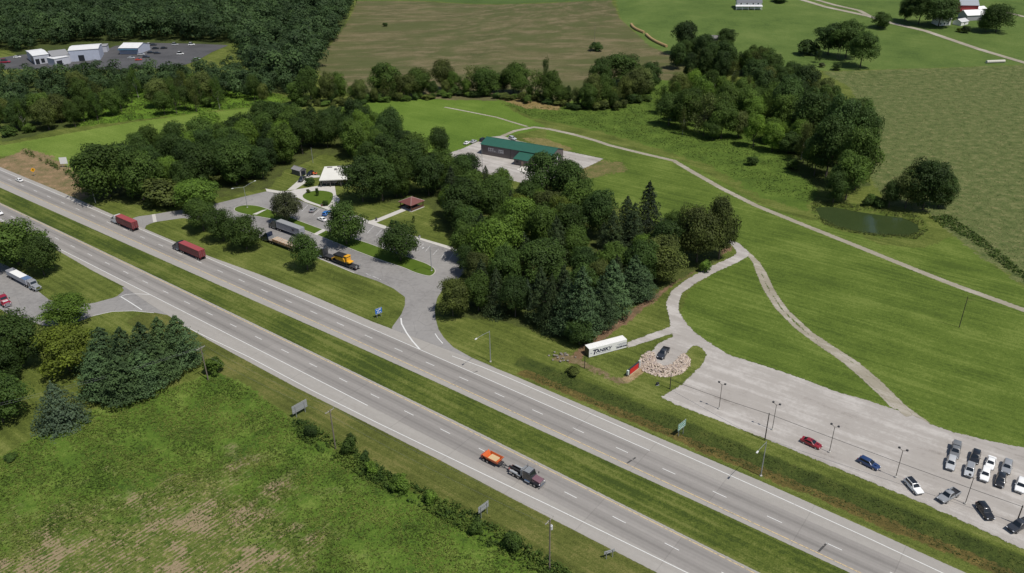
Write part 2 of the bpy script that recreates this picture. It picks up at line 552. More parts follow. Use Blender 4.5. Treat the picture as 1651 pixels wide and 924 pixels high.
# bare worn spots and clover
worn = t.ss(t.noise(P, .045, 5, .7), .66, .74)
col = t.mix(t.m('MULTIPLY', worn, .35), col, (.14, .12, .05))
hsv = t.m('MULTIPLY_ADD', n_mic, .9, .55)
col = t.scale(col, hsv)
t.put(b.inputs['Base Color'], col)
b.inputs['Roughness'].default_value = .95
b.inputs['Specular IOR Level'].default_value = .12
bn = t.new('ShaderNodeBump')
bn.inputs['Strength'].default_value = .7
bn.inputs['Distance'].default_value = .35
t.put(bn.inputs['Height'], t.m('ADD', t.m('MULTIPLY', n_fine, .7), t.m('MULTIPLY', n_mic, .5)))
t.put(b.inputs['Normal'], bn.outputs[0])
tag(link('ground', gme, gm), kind='structure')

# ------------------------------------------------------------------ flat sheets with ragged edges
def edge_mat(name, build, amp, sc=1.2, soft=.12):
    m, t, b = newmat(name)
    P = t.pos()
    build(t, b, P)
    sd = t.attr('sd')
    n = t.noise(P, sc, 4, .65)
    k = t.m('ADD', sd, t.m('MULTIPLY', t.m('SUBTRACT', n, .5), amp * 2.4))
    a = t.ss(k, -soft, soft)
    t.put(b.inputs['Alpha'], a)
    return m

def sheet(name, sdf, bbox, step, mat, z=.012, rot=0.0, margin=1.4, kind='structure', extra=None, drape=False):
    x0, x1, y0, y1 = bbox
    xs = np.arange(x0, x1 + step, step)
    ys = np.arange(y0, y1 + step, step)
    X, Y = np.meshgrid(xs, ys)
    L = np.stack([X.ravel(), Y.ravel()], 1)
    if rot:
        c, s_ = math.cos(rot), math.sin(rot)
        Pw = np.stack([L[:, 0] * c - L[:, 1] * s_, L[:, 0] * s_ + L[:, 1] * c], 1)
    else:
        Pw = L
    d = sdf(Pw)
    i2 = np.arange(len(L)).reshape(len(ys), len(xs))
    Fq = np.stack([i2[:-1, :-1].ravel(), i2[:-1, 1:].ravel(), i2[1:, 1:].ravel(), i2[1:, :-1].ravel()], 1)
    keep = (d[Fq] > -margin).any(1)
    Fq = Fq[keep]
    used = np.unique(Fq)
    rm = np.full(len(L), -1)
    rm[used] = np.arange(len(used))
    Fq = rm[Fq]
    Pw = Pw[used]
    zz = (np.maximum(hz(Pw[:, 0], Pw[:, 1]), 0) if drape else 0) + np.full(len(Pw), z)
    me = np_mesh(name, np.column_stack([Pw, zz]), Fq)
    fattr(me, 'sd', np.clip(d[used], -9, 9))
    if extra is not None:
        for k, fn in extra.items():
            fattr(me, k, fn(Pw))
    o = link(name, me, mat)
    return tag(o, kind=kind)

def bb(pts, m=3):
    a = np.array(pts)
    return (a[:, 0].min() - m, a[:, 0].max() + m, a[:, 1].min() - m, a[:, 1].max() + m)

def gravel_col(t, b, P, c0=(.19, .17, .152), c1=(.325, .301, .277), c2=(.425, .40, .374)):
    a = t.noise(P, .06, 5, .65)
    f = t.noise(P, 1.1, 4, .7)
    m = t.noise(P, 6, 2, .7)
    st = t.noise(t.mapv(t.mapv(P, (1, 1, 1), -RA), (.03, .4, 1)), 1, 4, .65)
    k = t.m('ADD', t.m('MULTIPLY', a, 1.0), t.m('MULTIPLY', f, .35))
    k = t.m('ADD', k, t.m('MULTIPLY', st, .9))
    k = t.m('SUBTRACT', k, .22)
    k = t.m('ADD', k, t.m('MULTIPLY', m, .25))
    c = t.mix(t.ss(k, .62, .95), c0, c1)
    c = t.mix(t.ss(k, .98, 1.25), c, c2)
    t.put(b.inputs['Base Color'], c)
    b.inputs['Roughness'].default_value = .95
    b.inputs['Specular IOR Level'].default_value = .1
    bn = t.new('ShaderNodeBump')
    bn.inputs['Strength'].default_value = .4
    bn.inputs['Distance'].default_value = .06
    t.put(bn.inputs['Height'], m)
    t.put(b.inputs['Normal'], bn.outputs[0])

GRAVEL = edge_mat('gravel', gravel_col, .75, .8)
TRACKM = edge_mat('gravel_track', lambda t, b, P: gravel_col(t, b, P, (.17, .15, .10), (.27, .245, .19), (.36, .33, .28)), .55, .9)

def asphalt_col(t, b, P, c0=(.18, .172, .166), c1=(.25, .24, .23), c2=(.32, .305, .29)):
    a = t.noise(P, .05, 4, .6)
    f = t.noise(P, .8, 4, .7)
    m = t.noise(P, 9, 2, .6)
    k = t.m('ADD', t.m('MULTIPLY', a, .9), t.m('MULTIPLY', f, .4))
    k = t.m('ADD', k, t.m('MULTIPLY', m, .2))
    c = t.mix(t.ss(k, .55, .85), c0, c1)
    c = t.mix(t.ss(k, .85, 1.1), c, c2)
    cr_ = t.new('ShaderNodeTexVoronoi', feature='DISTANCE_TO_EDGE')
    t.put(cr_.inputs['Vector'], P)
    cr_.inputs['Scale'].default_value = .13
    crack = t.ss(cr_.outputs['Distance'], .0, .012)
    c = t.scale(c, t.m('MULTIPLY_ADD', crack, .22, .78))
    t.put(b.inputs['Base Color'], c)
    b.inputs['Roughness'].default_value = .85
    b.inputs['Specular IOR Level'].default_value = .25

ASPH = edge_mat('asphalt', asphalt_col, .1, 1.5, .05)
ASPHD = edge_mat('dark_asphalt', lambda t, b, P: asphalt_col(t, b, P, (.06, .06, .063), (.085, .084, .087), (.12, .118, .12)), .4, .5, .3)

def hwy_col(t, b, P):
    lat = t.attr('lat')
    s = t.dot(P, (ru[0], ru[1], 0))
    al = t.m('ABSOLUTE', lat)
    st = t.noise(t.mapv(t.mapv(P, (1, 1, 1), -RA), (.012, .9, 1)), 1, 4, .6)
    st2 = t.noise(t.mapv(t.mapv(P, (1, 1, 1), -RA), (.05, .5, 1)), 1, 4, .6)
    f = t.noise(P, .9, 4, .7)
    m = t.noise(P, 8, 2, .6)
    lane = t.mix(st, (.222, .207, .192), (.31, .290, .270))
    sl = t.new('ShaderNodeTexWhiteNoise', noise_dimensions='2D')
    cv = t.new('ShaderNodeCombineXYZ')
    t.put(cv.inputs[0], t.m('FLOOR', t.m('ADD', t.m('DIVIDE', s, 18.3), .5)))
    t.put(cv.inputs[1], t.m('FLOOR', t.m('DIVIDE', lat, 3.7)))
    t.put(sl.inputs['Vector'], cv.outputs[0])
    lane = t.scale(lane, t.m('MULTIPLY_ADD', sl.outputs['Value'], .14, .93))
    # tyre wear and the oil line down each lane centre
    cen = t.m('ABSOLUTE', t.m('SUBTRACT', al, 1.83))
    oil = t.ss(cen, .0, .85, 1.0, 0.0)
    tyre = t.ss(t.m('ABSOLUTE', t.m('SUBTRACT', cen, .9)), 0.0, .5, 1.0, 0.0)
    d = t.m('SUBTRACT', 1.0, t.m('MULTIPLY', oil, t.m('MULTIPLY_ADD', st2, .36, .05)))
    d = t.m('MULTIPLY', d, t.m('SUBTRACT', 1.0, t.m('MULTIPLY', tyre, .11)))
    lane = t.scale(lane, d)
    sh = t.mix(st2, (.27, .252, .228), (.365, .345, .318))
    mask = t.ss(t.m('ADD', al, t.m('MULTIPLY', t.m('SUBTRACT', f, .5), .2)), 3.75, 4.0)
    out = t.m('MULTIPLY', mask, t.ss(t.attr('mainline'), .4, .6))
    c = t.mix(mask, lane, sh)
    c = t.scale(c, t.m('MULTIPLY_ADD', f, .22, .84))
    c = t.scale(c, t.m('MULTIPLY_ADD', m, .2, .9))
    # transverse joints
    jt = t.m('ABSOLUTE', t.m('SUBTRACT', t.m('FRACT', t.m('DIVIDE', s, 18.3)), .5))
    c = t.scale(c, t.ss(jt, .0, .008, .82, 1.0))
    t.put(b.inputs['Base Color'], c)
    b.inputs['Roughness'].default_value = .8
    b.inputs['Specular IOR Level'].default_value = .3

HWY = edge_mat('highway_concrete', hwy_col, .16, 1.2, .06)

def carriageway(name, inner, outer, basev, sgn):
    pts = [RP(s, l, basev) for s, l in inner] + [RP(s, l, basev) for s, l in reversed(outer)]
    pts = np.array(pts)
    sdf = lambda P: sdf_poly(P, pts)
    # grid aligned with the road
    loc = np.stack([pts @ ru, pts @ rv], 1)
    a = loc
    box = (a[:, 0].min() - 3, a[:, 0].max() + 3, a[:, 1].min() - 3, a[:, 1].max() + 3)
    latf = lambda P: (P @ rv) - vc(P @ ru, basev)
    return sheet(name, sdf, box, 1.2, HWY, .024, rot=RA, extra={'lat': latf, 'mainline': lambda P: np.ones(len(P))})

n_in = [(-1100, 4.2), (-420, 4.2), (-300, 4.25), (-200, 4.4), (-100, 4.5), (0, 4.4), (140, 4.3)]
n_out = [(-1100, -5.0), (-420, -5.0), (-330, -5.0), (-290, -5.1), (-264, -6.1), (-244, -6.0), (-225, -7.6), (-192, -9.4), (-150, -9.7), (-125, -9.1), (-100, -8.6), (-80, -8.5), (-45, -7.6), (0, -7.2), (140, -6.5)]
f_in = [(-1100, -7.2), (-420, -7.2), (-378, -7.1), (-295, -6.9), (-237, -6.5), (-200, -6.2), (-166, -5.8), (-124, -5.5), (-95, -5.5), (-66, -5.3), (-44, -5.0), (-16, -4.8), (140, -4.6)]
f_out = [(-1100, 5.6), (-420, 5.6), (-350, 5.8), (-318, 5.4), (-280, 4.9), (-240, 4.9), (-215, 6.4), (-189, 6.9), (-160, 6.7), (-125, 8.6), (-110, 9.2), (-75, 9.1), (-39, 9.3), (-16, 9.0), (0, 8.6), (140, 7)]
carriageway('highway_near', n_in, n_out, NB, 1)
carriageway('highway_far', f_in, f_out, FB, 1)

def poly_sheet(name, px, mat, z=.012, step=1.5, extra_holes=None, drape=False, raw=False, kind='structure'):
    pts = px if raw else GP(px)
    return sheet(name, lambda P: sdf_poly(P, pts), bb(pts), step, mat, z, drape=drape, kind=kind)

REST = [(205, 364), (214, 352), (222, 349), (246, 346), (274, 341), (312, 336), (345, 329), (374, 322), (391, 317.5), (430, 308.5), (456, 312), (488, 325), (512, 334), (535, 341), (560, 347), (595, 360), (626, 371), (680, 387), (738, 405), (752, 415), (757, 430), (738, 450), (716, 464), (705, 480), (701, 498), (702, 513), (707, 531), (716, 545), (731, 560), (761, 577), (792, 590), (826, 606), (800, 640), (700, 585), (631, 529), (647, 507), (653, 492), (653, 479), (634, 465), (608, 453), (571, 440.5), (522, 420), (473, 402), (421, 384), (380, 370), (340, 358), (295, 351.5), (250, 358), (236, 363), (232, 372)]
poly_sheet('rest_area_pavement', REST, ASPH, .014, 1.2)
LREST = [(-60, 400), (-30, 412), (10, 428), (45, 448), (62, 470), (80, 484), (110, 492), (150, 489), (187, 479), (200, 468.5), (196, 462), (215, 462), (280, 490), (335, 520), (335, 548), (324, 537), (281, 510), (249, 504), (216, 501), (182, 502), (146, 511), (110, 525), (70, 525), (16, 508), (0, 498), (-60, 470)]
poly_sheet('lower_rest_pavement', LREST, ASPH, .014, 1.2)
LOT = [(1065, 640), (1090, 652), (1226, 704), (1345, 753), (1480, 808), (1560, 843), (1651, 886), (1760, 935), (1860, 830), (1760, 750), (1651, 722), (1600, 712), (1540, 698), (1500, 684), (1470, 668), (1442, 660), (1400, 646), (1350, 632), (1280, 606), (1220, 586), (1177, 573), (1138, 549), (1120, 536), (1102, 515), (1094, 500), (1094, 489), (1099, 473), (1121, 457), (1151, 440), (1189, 423), (1205, 414), (1209, 408), (1192, 393), (1170, 382), (1165, 386), (1181, 396), (1189, 407), (1181, 414), (1158, 424), (1133, 436), (1105, 452), (1083, 469), (1074, 487), (1076, 500), (1081, 521), (1081, 527), (1011, 552), (1012, 561), (1050, 549), (1084, 537), (1086, 542), (1058, 556), (1048, 572), (1058, 590), (1085, 592), (1100, 575), (1120, 555), (1133, 562), (1139, 572), (1133, 587), (1100, 620), (1076, 635)]
poly_sheet('gravel_lot', LOT, GRAVEL, .012, 1.2)
PAD = [(722, 247), (745, 240), (769, 229), (788, 221), (810, 219), (835, 227), (900, 241), (973, 256), (958, 264), (914, 284), (880, 300), (845, 296), (778, 278), (740, 262)]
poly_sheet('gravel_yard', PAD, GRAVEL, .012, 1.5)

def track(name, lines, w, step=.8, mat=TRACKM, z=.01, drape=False):
    L = [GP(l) for l in lines]
    allp = [p for l in L for p in l]
    return sheet(name, lambda P: np.max([sdf_line(P, l, w) for l in L], 0), bb(allp), step, mat, z, margin=1.1, drape=drape)

track('gravel_track', [[(809, 220), (830, 211), (861, 205), (885, 208), (922, 216), (958, 226), (982, 234), (1034, 247), (1086, 259), (1112, 274.5), (1165, 304.5), (1220, 332), (1298, 363.5), (1377, 395), (1455, 426.5), (1533, 457.5), (1651, 500), (1740, 533)]], 2.6, 1.0)
track('faint_track', [[(718, 173), (760, 181), (800, 189), (850, 204)]], 1.5, .9)
track('rut_track', [[(1207, 410), (1218, 424), (1223, 440), (1236, 469), (1254, 497), (1285, 528.5), (1324, 557), (1356, 578), (1390, 607), (1418, 633), (1442, 657)],
                    [(1207, 409), (1222, 424), (1232, 440), (1246, 470), (1267, 500), (1306, 536.5), (1337, 557), (1382, 586), (1418, 617), (1455, 654), (1494, 682)]], 1.5, .6)
track('rut_centre', [[(1324, 552), (1360, 580), (1396, 605), (1430, 637), (1462, 667)]], 2.4, .6, z=.016)
track('farm_drive', [[(1280, -4), (1330, 11), (1400, 26), (1440, 38), (1492, 50), (1530, 63), (1580, 80), (1651, 101), (1720, 122)]], 4.6, 2.0, drape=True, z=.12)
track('farm_side_drive', [[(1310, -2), (1345, 8), (1385, 17), (1402, 26)], [(1622, 20), (1651, 27), (1700, 34)]], 4, 2.0, drape=True, z=.12)
FARLOT = [(-40, 100), (20, 90), (60, 86), (160, 86), (185, 74), (240, 69), (330, 71), (369, 73), (342, 84), (316, 99), (280, 110), (200, 112), (100, 112), (-40, 112)]
poly_sheet('far_parking_lot', FARLOT, ASPHD, .05, 4)

# water
wm, t, b = newmat('pond_water')
P = t.pos()
t.put(b.inputs['Base Color'], t.mix(t.noise(P, .12, 3), (.026, .042, .014), (.042, .060, .02)))
b.inputs['Roughness'].default_value = .12
b.inputs['Specular IOR Level'].default_value = .3
bn = t.new('ShaderNodeBump')
bn.inputs['Strength'].default_value = .06
t.put(bn.inputs['Height'], t.noise(P, 1.5, 3))
t.put(b.inputs['Normal'], bn.outputs[0])
pb = bb(POND_, 5)
wme = np_mesh('pond_water', [(pb[0], pb[2], -.62), (pb[1], pb[2], -.62), (pb[1], pb[3], -.62), (pb[0], pb[3], -.62)], [(0, 1, 2, 3)])
tag(link('pond_water', wme, wm), kind='structure')

# ------------------------------------------------------------------ road markings
def mark_mat(name, col, wear):
    m, t, b = newmat(name)
    P = t.pos()
    n = t.noise(P, 2.2, 4, .7)
    t.put(b.inputs['Base Color'], t.scale(col, t.m('MULTIPLY_ADD', n, .3, .8)))
    t.put(b.inputs['Alpha'], t.ss(t.noise(P, 1.3, 4, .7), wear - .08, wear + .08))
    b.inputs['Roughness'].default_value = .7
    return m
MW = mark_mat('white_marking', (.64, .64, .62), .31)
MY = mark_mat('yellow_marking', (.55, .42, .22), .42)
MF = mark_mat('faded_marking', (.55, .55, .54), .45)

def strip(mb, pts, w, z):
    """flat ribbon along world points"""
    pts = [Vector((p[0], p[1], 0)) for p in pts]
    L, Rr = [], []
    for i, p in enumerate(pts):
        d = (pts[min(i + 1, len(pts) - 1)] - pts[max(i - 1, 0)]).normalized()
        n = Vector((-d.y, d.x, 0)) * w / 2
        L.append((p.x + n.x, p.y + n.y, z))
        Rr.append((p.x - n.x, p.y - n.y, z))
    for i in range(len(pts) - 1):
        mb.quad(Rr[i], Rr[i + 1], L[i + 1], L[i])

def lat_line(mb, prof, basev, w, z, step=8):
    out = []
    for (s0, l0), (s1, l1) in zip(prof, prof[1:]):
        n = max(1, int(abs(s1 - s0) / step))
        for i in range(n):
            k = i / n
            out.append(RP(s0 + (s1 - s0) * k, l0 + (l1 - l0) * k, basev))
    out.append(RP(prof[-1][0], prof[-1][1], basev))
    strip(mb, out, w, z)

mb = MB()
for basev, s0 in ((NB, -47.8), (FB, -22.1)):
    k = -60
    while k < 14:
        s = s0 + k * 12.19
        if s > -1000 and s < 130:
            strip(mb, [RP(s, 0, basev), RP(s + 3.2, 0, basev)], .165, .031)
        k += 1
lat_line(mb, [(-1000, -3.85), (-130, -4.0)], NB, .19, .031)
lat_line(mb, [(-205, -9.0), (-174, -8.0), (-147, -8.1), (-123, -7.5), (-100, -6.6), (-83, -5.9), (-73, -5.4), (-58, -4.8), (-40, -4.1), (140, -3.85)], NB, .19, .031)
lat_line(mb, [(-1000, 3.75), (-64, 3.7)], FB, .19, .031)
lat_line(mb, [(-128, 6.6), (-118, 7.3), (-109, 7.5), (-77, 7.3), (-38, 6.9), (-16, 6.4), (0, 5.8), (50, 4.2), (140, 3.9)], FB, .19, .031)
def px_line(mb, px, w, z=.035):
    strip(mb, [G(*p) for p in px], w, z)
px_line(mb, [(646.5, 513), (647.5, 522), (655, 536), (665, 550), (677, 563.5)], .42)
px_line(mb, [(701.5, 538), (706, 545), (714, 554)], .25)
px_line(mb, [(195, 478.5), (212, 489), (229, 500)], .3)
px_line(mb, [(192, 479), (203, 475), (220, 473.8), (241, 475)], .22)
px_line(mb, [(150, 509), (181, 502.5), (215, 501.3), (248, 504.5)], .2)
tag(mb.build('road_marking', MW), kind='structure')
mb = MB()
lat_line(mb, [(-1000, 3.62), (140, 3.62)], NB, .24, .031)
lat_line(mb, [(-1000, -3.6), (140, -3.6)], FB, .24, .031)
tag(mb.build('yellow_road_marking', MY), kind='structure')
mb = MB()
for a, c in (((707.5, 400.5), (698, 411)), ((720, 404), (711.5, 415)), ((731.5, 408), (723.5, 419)), ((693.5, 396.5), (685.5, 406)), ((616, 370), (605.5, 381)), ((603, 364), (592, 376)), ((683, 393), (672, 403)),
             ((497, 330), (486, 341)), ((516, 337), (505, 347)), ((477, 322), (466, 332)), ((539, 346), (529, 356)), ((551, 350), (541, 361))):
    px_line(mb, [a, c], .2, .02)
px_line(mb, [(590, 441), (606, 447.5), (614, 451)], .2, .02)
tag(mb.build('stall_marking', MF), kind='structure')
CONC = pm('concrete', (.46, .44, .405), rough=.9, var=.22, sc=.5)
mb = MB()
px_line(mb, [(247.5, 345.5), (250, 358)], 1.3, .02)
tag(mb.build('concrete_joint_strip', CONC), kind='structure')

# tar joints and skid marks across the carriageways
TAR = mark_mat('tar_mark', (.05, .048, .047), .46)
mb = MB()
for s, basev, l0, l1 in ((-66, FB, -3.4, -.4), (-22.5, FB, -3.4, .2), (-118, FB, 3.8, 5)):
    strip(mb, [RP(s, l0, basev), RP(s + .6, l1, basev)], .4, .034)
tag(mb.build('tar_marking', TAR), kind='structure')

# ------------------------------------------------------------------ raised slabs: islands, pavements
def slab(name, px, mat, h=.12, z0=0.0, kind='structure', raw=False):
    pts = px if raw else GP(px)
    a = sum(pts[i - 1][0] * pts[i][1] - pts[i][0] * pts[i - 1][1] for i in range(len(pts)))
    if a < 0: pts = pts[::-1]
    n = len(pts)
    mb = MB()
    vs = [(p[0], p[1], z0) for p in pts] + [(p[0], p[1], z0 + h) for p in pts]
    fs = [(i, (i + 1) % n, n + (i + 1) % n, n + i) for i in range(n)]
    import mathutils
    tri = mathutils.geometry.tessellate_polygon([[Vector((p[0], p[1], 0)) for p in pts]])
    for q in tri:
        q = list(q)
        A, B_, C_ = (Vector(pts[k]) for k in q)
        if (B_ - A).cross(C_ - A) < 0: q.reverse()
        fs.append(tuple(n + k for k in q))
    mb.add(vs, fs)
    o = mb.build(name, mat)
    return tag(o, kind=kind)

def grass_mat(name, c0, c1, c2):
    m, t, b = newmat(name)
    P = t.pos()
    f = t.m('ADD', t.m('MULTIPLY', t.noise(P, .25, 4, .65), .7), t.m('MULTIPLY', t.noise(P, 3, 3, .7), .4))
    c = t.mix(t.ss(f, .35, .55), c0, c1)
    t.put(b.inputs['Base Color'], t.mix(t.ss(f, .55, .75), c, c2))
    b.inputs['Roughness'].default_value = .95
    b.inputs['Specular IOR Level'].default_value = .1
    return m
LAWN = grass_mat('lawn', (.05, .085, .011), (.068, .11, .014), (.085, .13, .02))
def round_poly(px, n=3):
    pts = GP(px)
    for _ in range(n):
        q = []
        for i in range(len(pts)):
            a, c = pts[i], pts[(i + 1) % len(pts)]
            q += [lerp2(a, c, .25), lerp2(a, c, .75)]
        pts = q
    return pts
def inset(pts, d):
    c = np.array(pts)
    a = sum(pts[i - 1][0] * pts[i][1] - pts[i][0] * pts[i - 1][1] for i in range(len(pts)))
    sg = 1 if a > 0 else -1
    out = []
    for i in range(len(c)):
        e = c[(i + 1) % len(c)] - c[i - 1]
        e /= max(np.linalg.norm(e), 1e-6)
        out.append(tuple(c[i] + sg * d * np.array([-e[1], e[0]])))
    return out
ISL = [(376, 337), (384, 332.5), (399, 330.5), (417, 332), (437, 339), (485, 357), (522, 371), (588, 390), (612, 399), (650, 412), (678, 421.5), (690, 426), (701, 433), (703, 439), (696, 445.5), (688, 445.5), (668, 440), (650, 431.5), (613, 420), (566, 402), (520, 383), (500, 375), (447, 355), (430, 352), (395, 346), (380, 342)]
rp = round_poly(ISL, 2)
slab('kerb', rp, CONC, .13, raw=True)
slab('grass_island', inset(rp, .22), LAWN, .145, raw=True)
RING = [(487, 315), (496, 310), (514, 307), (535, 310), (538, 316), (532, 331), (523, 333), (505, 327), (490, 321)]
PLAZA = [(465, 309), (477, 306), (499, 302.5), (514, 299.7), (540, 300.5), (542, 315), (548, 321), (545, 336), (532, 340), (511, 332), (492, 326), (478, 318)]
slab('concrete_plaza', PLAZA, CONC, .12)
slab('grass_circle', round_poly(RING, 2), LAWN, .17, raw=True)
slab('shed_drive', [(463, 307), (482, 290.5), (492, 283), (516, 283), (515, 286), (501, 287), (491, 296), (476, 306)], CONC, .1)
slab('sidewalk_a', [(428, 304.5), (452, 308.5), (468, 308), (479, 318), (476, 320), (457, 313), (430, 309)], CONC, .115)
slab('sidewalk_b', [(530, 338), (546, 335), (594, 355.5), (626, 366), (678, 384), (742, 402.5), (740, 407), (680, 388), (626, 371.5), (593, 360.5), (545, 343)], CONC, .11)
slab('pavilion_path', [(594, 357), (608, 353), (650, 336), (657, 338.5), (612, 357), (604, 360.5)], CONC, .105)
slab('island_walk_a', [(423, 339.5), (431, 338), (414, 346.5), (407, 346)], CONC, .155)
slab('island_walk_b', [(521, 369.5), (527, 371.5), (511, 380), (505, 378)], CONC, .155)
mb = MB()
def kerbline(px, w=.3, h=.13):
    pts = [G(*p) for p in px]
    for a, c in zip(pts, pts[1:]):
        d = c - a
        mb.box(((a.x + c.x) / 2, (a.y + c.y) / 2, h / 2), (d.length, w, h), rz=math.atan2(d.y, d.x))
kerbline([(380, 370), (421, 384), (473, 402), (522, 420), (571, 440.5)])
tag(mb.build('road_kerb', CONC), kind='structure')

# ------------------------------------------------------------------ vegetation
def leaf_mat(name, base, var=.45, transl=.3):
    m, t, b = newmat(name)
    ti = t.attr('tint')
    rnd = t.new('ShaderNodeObjectInfo').outputs['Random']
    k = t.m('MULTIPLY_ADD', ti, var * 2.1, 1.1 - var)
    k = t.m('MULTIPLY', k, t.m('MULTIPLY_ADD', rnd, .62, .70))
    rn2 = t.m('FRACT', t.m('MULTIPLY', rnd, 7.31))
    warm = (base[0] * 1.4 + .008, base[1] * 1.3 + .01, base[2] * .9)
    c = t.mix(t.m('ADD', t.m('MULTIPLY', ti, .5), t.m('MULTIPLY', rn2, .45)), base, warm)
    c = t.scale(c, k)
    t.put(b.inputs['Base Color'], c)
    b.inputs['Roughness'].default_value = .65
    b.inputs['Specular IOR Level'].default_value = .2
    tr = t.new('ShaderNodeBsdfTranslucent')
    t.put(tr.inputs['Color'], t.scale(c, 1.15))
    mx = t.new('ShaderNodeMixShader')
    mx.inputs[0].default_value = transl
    t.l.new(b.outputs[0], mx.inputs[1])
    t.l.new(tr.outputs[0], mx.inputs[2])
    t.l.new(mx.outputs[0], t.n['Material Output'].inputs['Surface'])
    return m

LM = {
    'dark': leaf_mat('leaf_dark', (.030, .058, .016)),
    'mid': leaf_mat('leaf_mid', (.046, .082, .018)),
    'bright': leaf_mat('leaf_bright', (.068, .120, .020)),
    'yellow': leaf_mat('leaf_yellow', (.078, .108, .018)),
    'olive': leaf_mat('leaf_olive', (.060, .080, .024)),
    'grey': leaf_mat('leaf_grey', (.055, .066, .038)),
    'pine': leaf_mat('needle_pine', (.036, .066, .030), transl=.1),
    'spruce': leaf_mat('needle_spruce', (.017, .030, .014), transl=.05),
    'blue': leaf_mat('needle_blue', (.038, .062, .042), transl=.08),
    'weed': leaf_mat('weed_leaf', (.062, .115, .010)),
    'straw': leaf_mat('straw_leaf', (.115, .105, .04)),
}
def weed_mat(name, c0, c1):
    m, t, b = newmat(name)
    P = t.pos()
    n = t.noise(P, .09, 4, .65)
    n2 = t.noise(P, .5, 3, .6)
    f = t.ss(t.m('ADD', t.m('MULTIPLY', n, .7), t.m('MULTIPLY', n2, .3)), .38, .62)
    c = t.scale(t.mix(f, c0, c1), t.m('MULTIPLY_ADD', t.attr('tint'), .8, .6))
    t.put(b.inputs['Base Color'], c)
    b.inputs['Roughness'].default_value = .8
    b.inputs['Specular IOR Level'].default_value = .1
    return m
LM['weed'] = weed_mat('weed_leaf', (.046, .076, .013), (.128, .156, .034))
LM['brush'] = weed_mat('brush_leaf', (.026, .052, .012), (.085, .125, .022))
LM['swamp'] = weed_mat('swamp_leaf', (.036, .064, .013), (.085, .120, .022))
LM['straw'] = weed_mat('straw_leaf', (.075, .092, .03), (.17, .155, .075))
BARK = pm('bark', (.085, .07, .055), rough=.95, var=.35, sc=4)
PALEBARK = pm('pale_bark', (.30, .28, .24), rough=.9, var=.3, sc=4)

def leaf_quads(C, N, size, rng, flat=0.0):
    """leaf-clump quads centred at C with normals about N"""
    n = len(C)
    N = N / np.maximum(np.linalg.norm(N, axis=1, keepdims=True), 1e-6)
    r = rng.normal(size=(n, 3))
    a = np.cross(N, r)
    a /= np.maximum(np.linalg.norm(a, axis=1, keepdims=True), 1e-6)
    b = np.cross(N, a)
    s = (size * rng.uniform(.6, 1.35, n))[:, None]
    e = (rng.uniform(.55, 1.0, n))[:, None]
    bend = N * s * rng.uniform(-.25, .1, n)[:, None]
    v = np.stack([C - a * s + bend, C - b * s * e, C + a * s + bend, C + b * s * e], 1)
    return v.reshape(-1, 3)

def quads_mesh(name, V, tint):
    F = np.arange(len(V)).reshape(-1, 4)
    me = np_mesh(name, V, F)
    fattr(me, 'tint', np.repeat(tint, 4))
    return me

def broad_crown(seed, n=11500, lobes=30, zc=.52, rz_=.48, rxy=.5, leaf=.0165, low=.05, shape=1.0, spread=.10):
    g = np.random.default_rng(seed)
    LC, LR = [], []
    for i in range(lobes):
        th = g.uniform(0, 2 * math.pi)
        cz = g.uniform(-.95, .92)
        rr = math.sqrt(max(0, 1 - cz * cz)) * g.uniform(.7, 1.06)
        if cz < 0: rr *= shape
        lr = g.uniform(.09, .225)
        LC.append((rr * math.cos(th) * (rxy - lr * .72), rr * math.sin(th) * (rxy - lr * .72), zc + cz * (rz_ - lr * .75)))
        LR.append(lr)
    LC += [(0, 0, zc + rz_ * .45), (0, 0, zc - .05), (.12, .05, zc + .1), (-.1, -.08, zc + .12)]
    LR += [.22, .3, .28, .28]
    LC, LR = np.array(LC), np.array(LR)
    lt = g.uniform(.1, .9, len(LC))
    w = LR ** 2
    k = g.choice(len(LC), n, p=w / w.sum())
    d = g.normal(size=(n, 3))
    d /= np.linalg.norm(d, axis=1, keepdims=True)
    d[:, 2] = np.where((d[:, 2] < -.35) & (g.random(n) < .7), -d[:, 2], d[:, 2])
    rad = LR[k] * (1 - np.abs(g.normal(0, .16, n))) + g.normal(0, .012, n)
    C = LC[k] + d * rad[:, None] * np.array([1, 1, .9])
    ph = g.uniform(0, 6.28, 6)
    wob = np.sin(C[:, 0] * 17 + ph[0]) * np.sin(C[:, 1] * 19 + ph[1]) + np.sin(C[:, 2] * 21 + ph[2]) * np.sin(C[:, 0] * 13 + C[:, 1] * 11 + ph[3])
    C += d * (wob * .022)[:, None]
    stray = g.random(n) < .09
    C[stray] += d[stray] * g.uniform(0, .05, stray.sum())[:, None]
    C[:, 2] = np.maximum(C[:, 2], low * g.uniform(.6, 1.5, n))
    out = C - np.array([0, 0, zc - .1])
    N = d * .75 + out * .7 + g.normal(0, .38, (n, 3)) + np.array([0, 0, .18])
    tint = np.clip(lt[k] * .62 + g.random(n) * .38, 0, 1)
    return quads_mesh('crown', leaf_quads(C, N, leaf, g), tint)

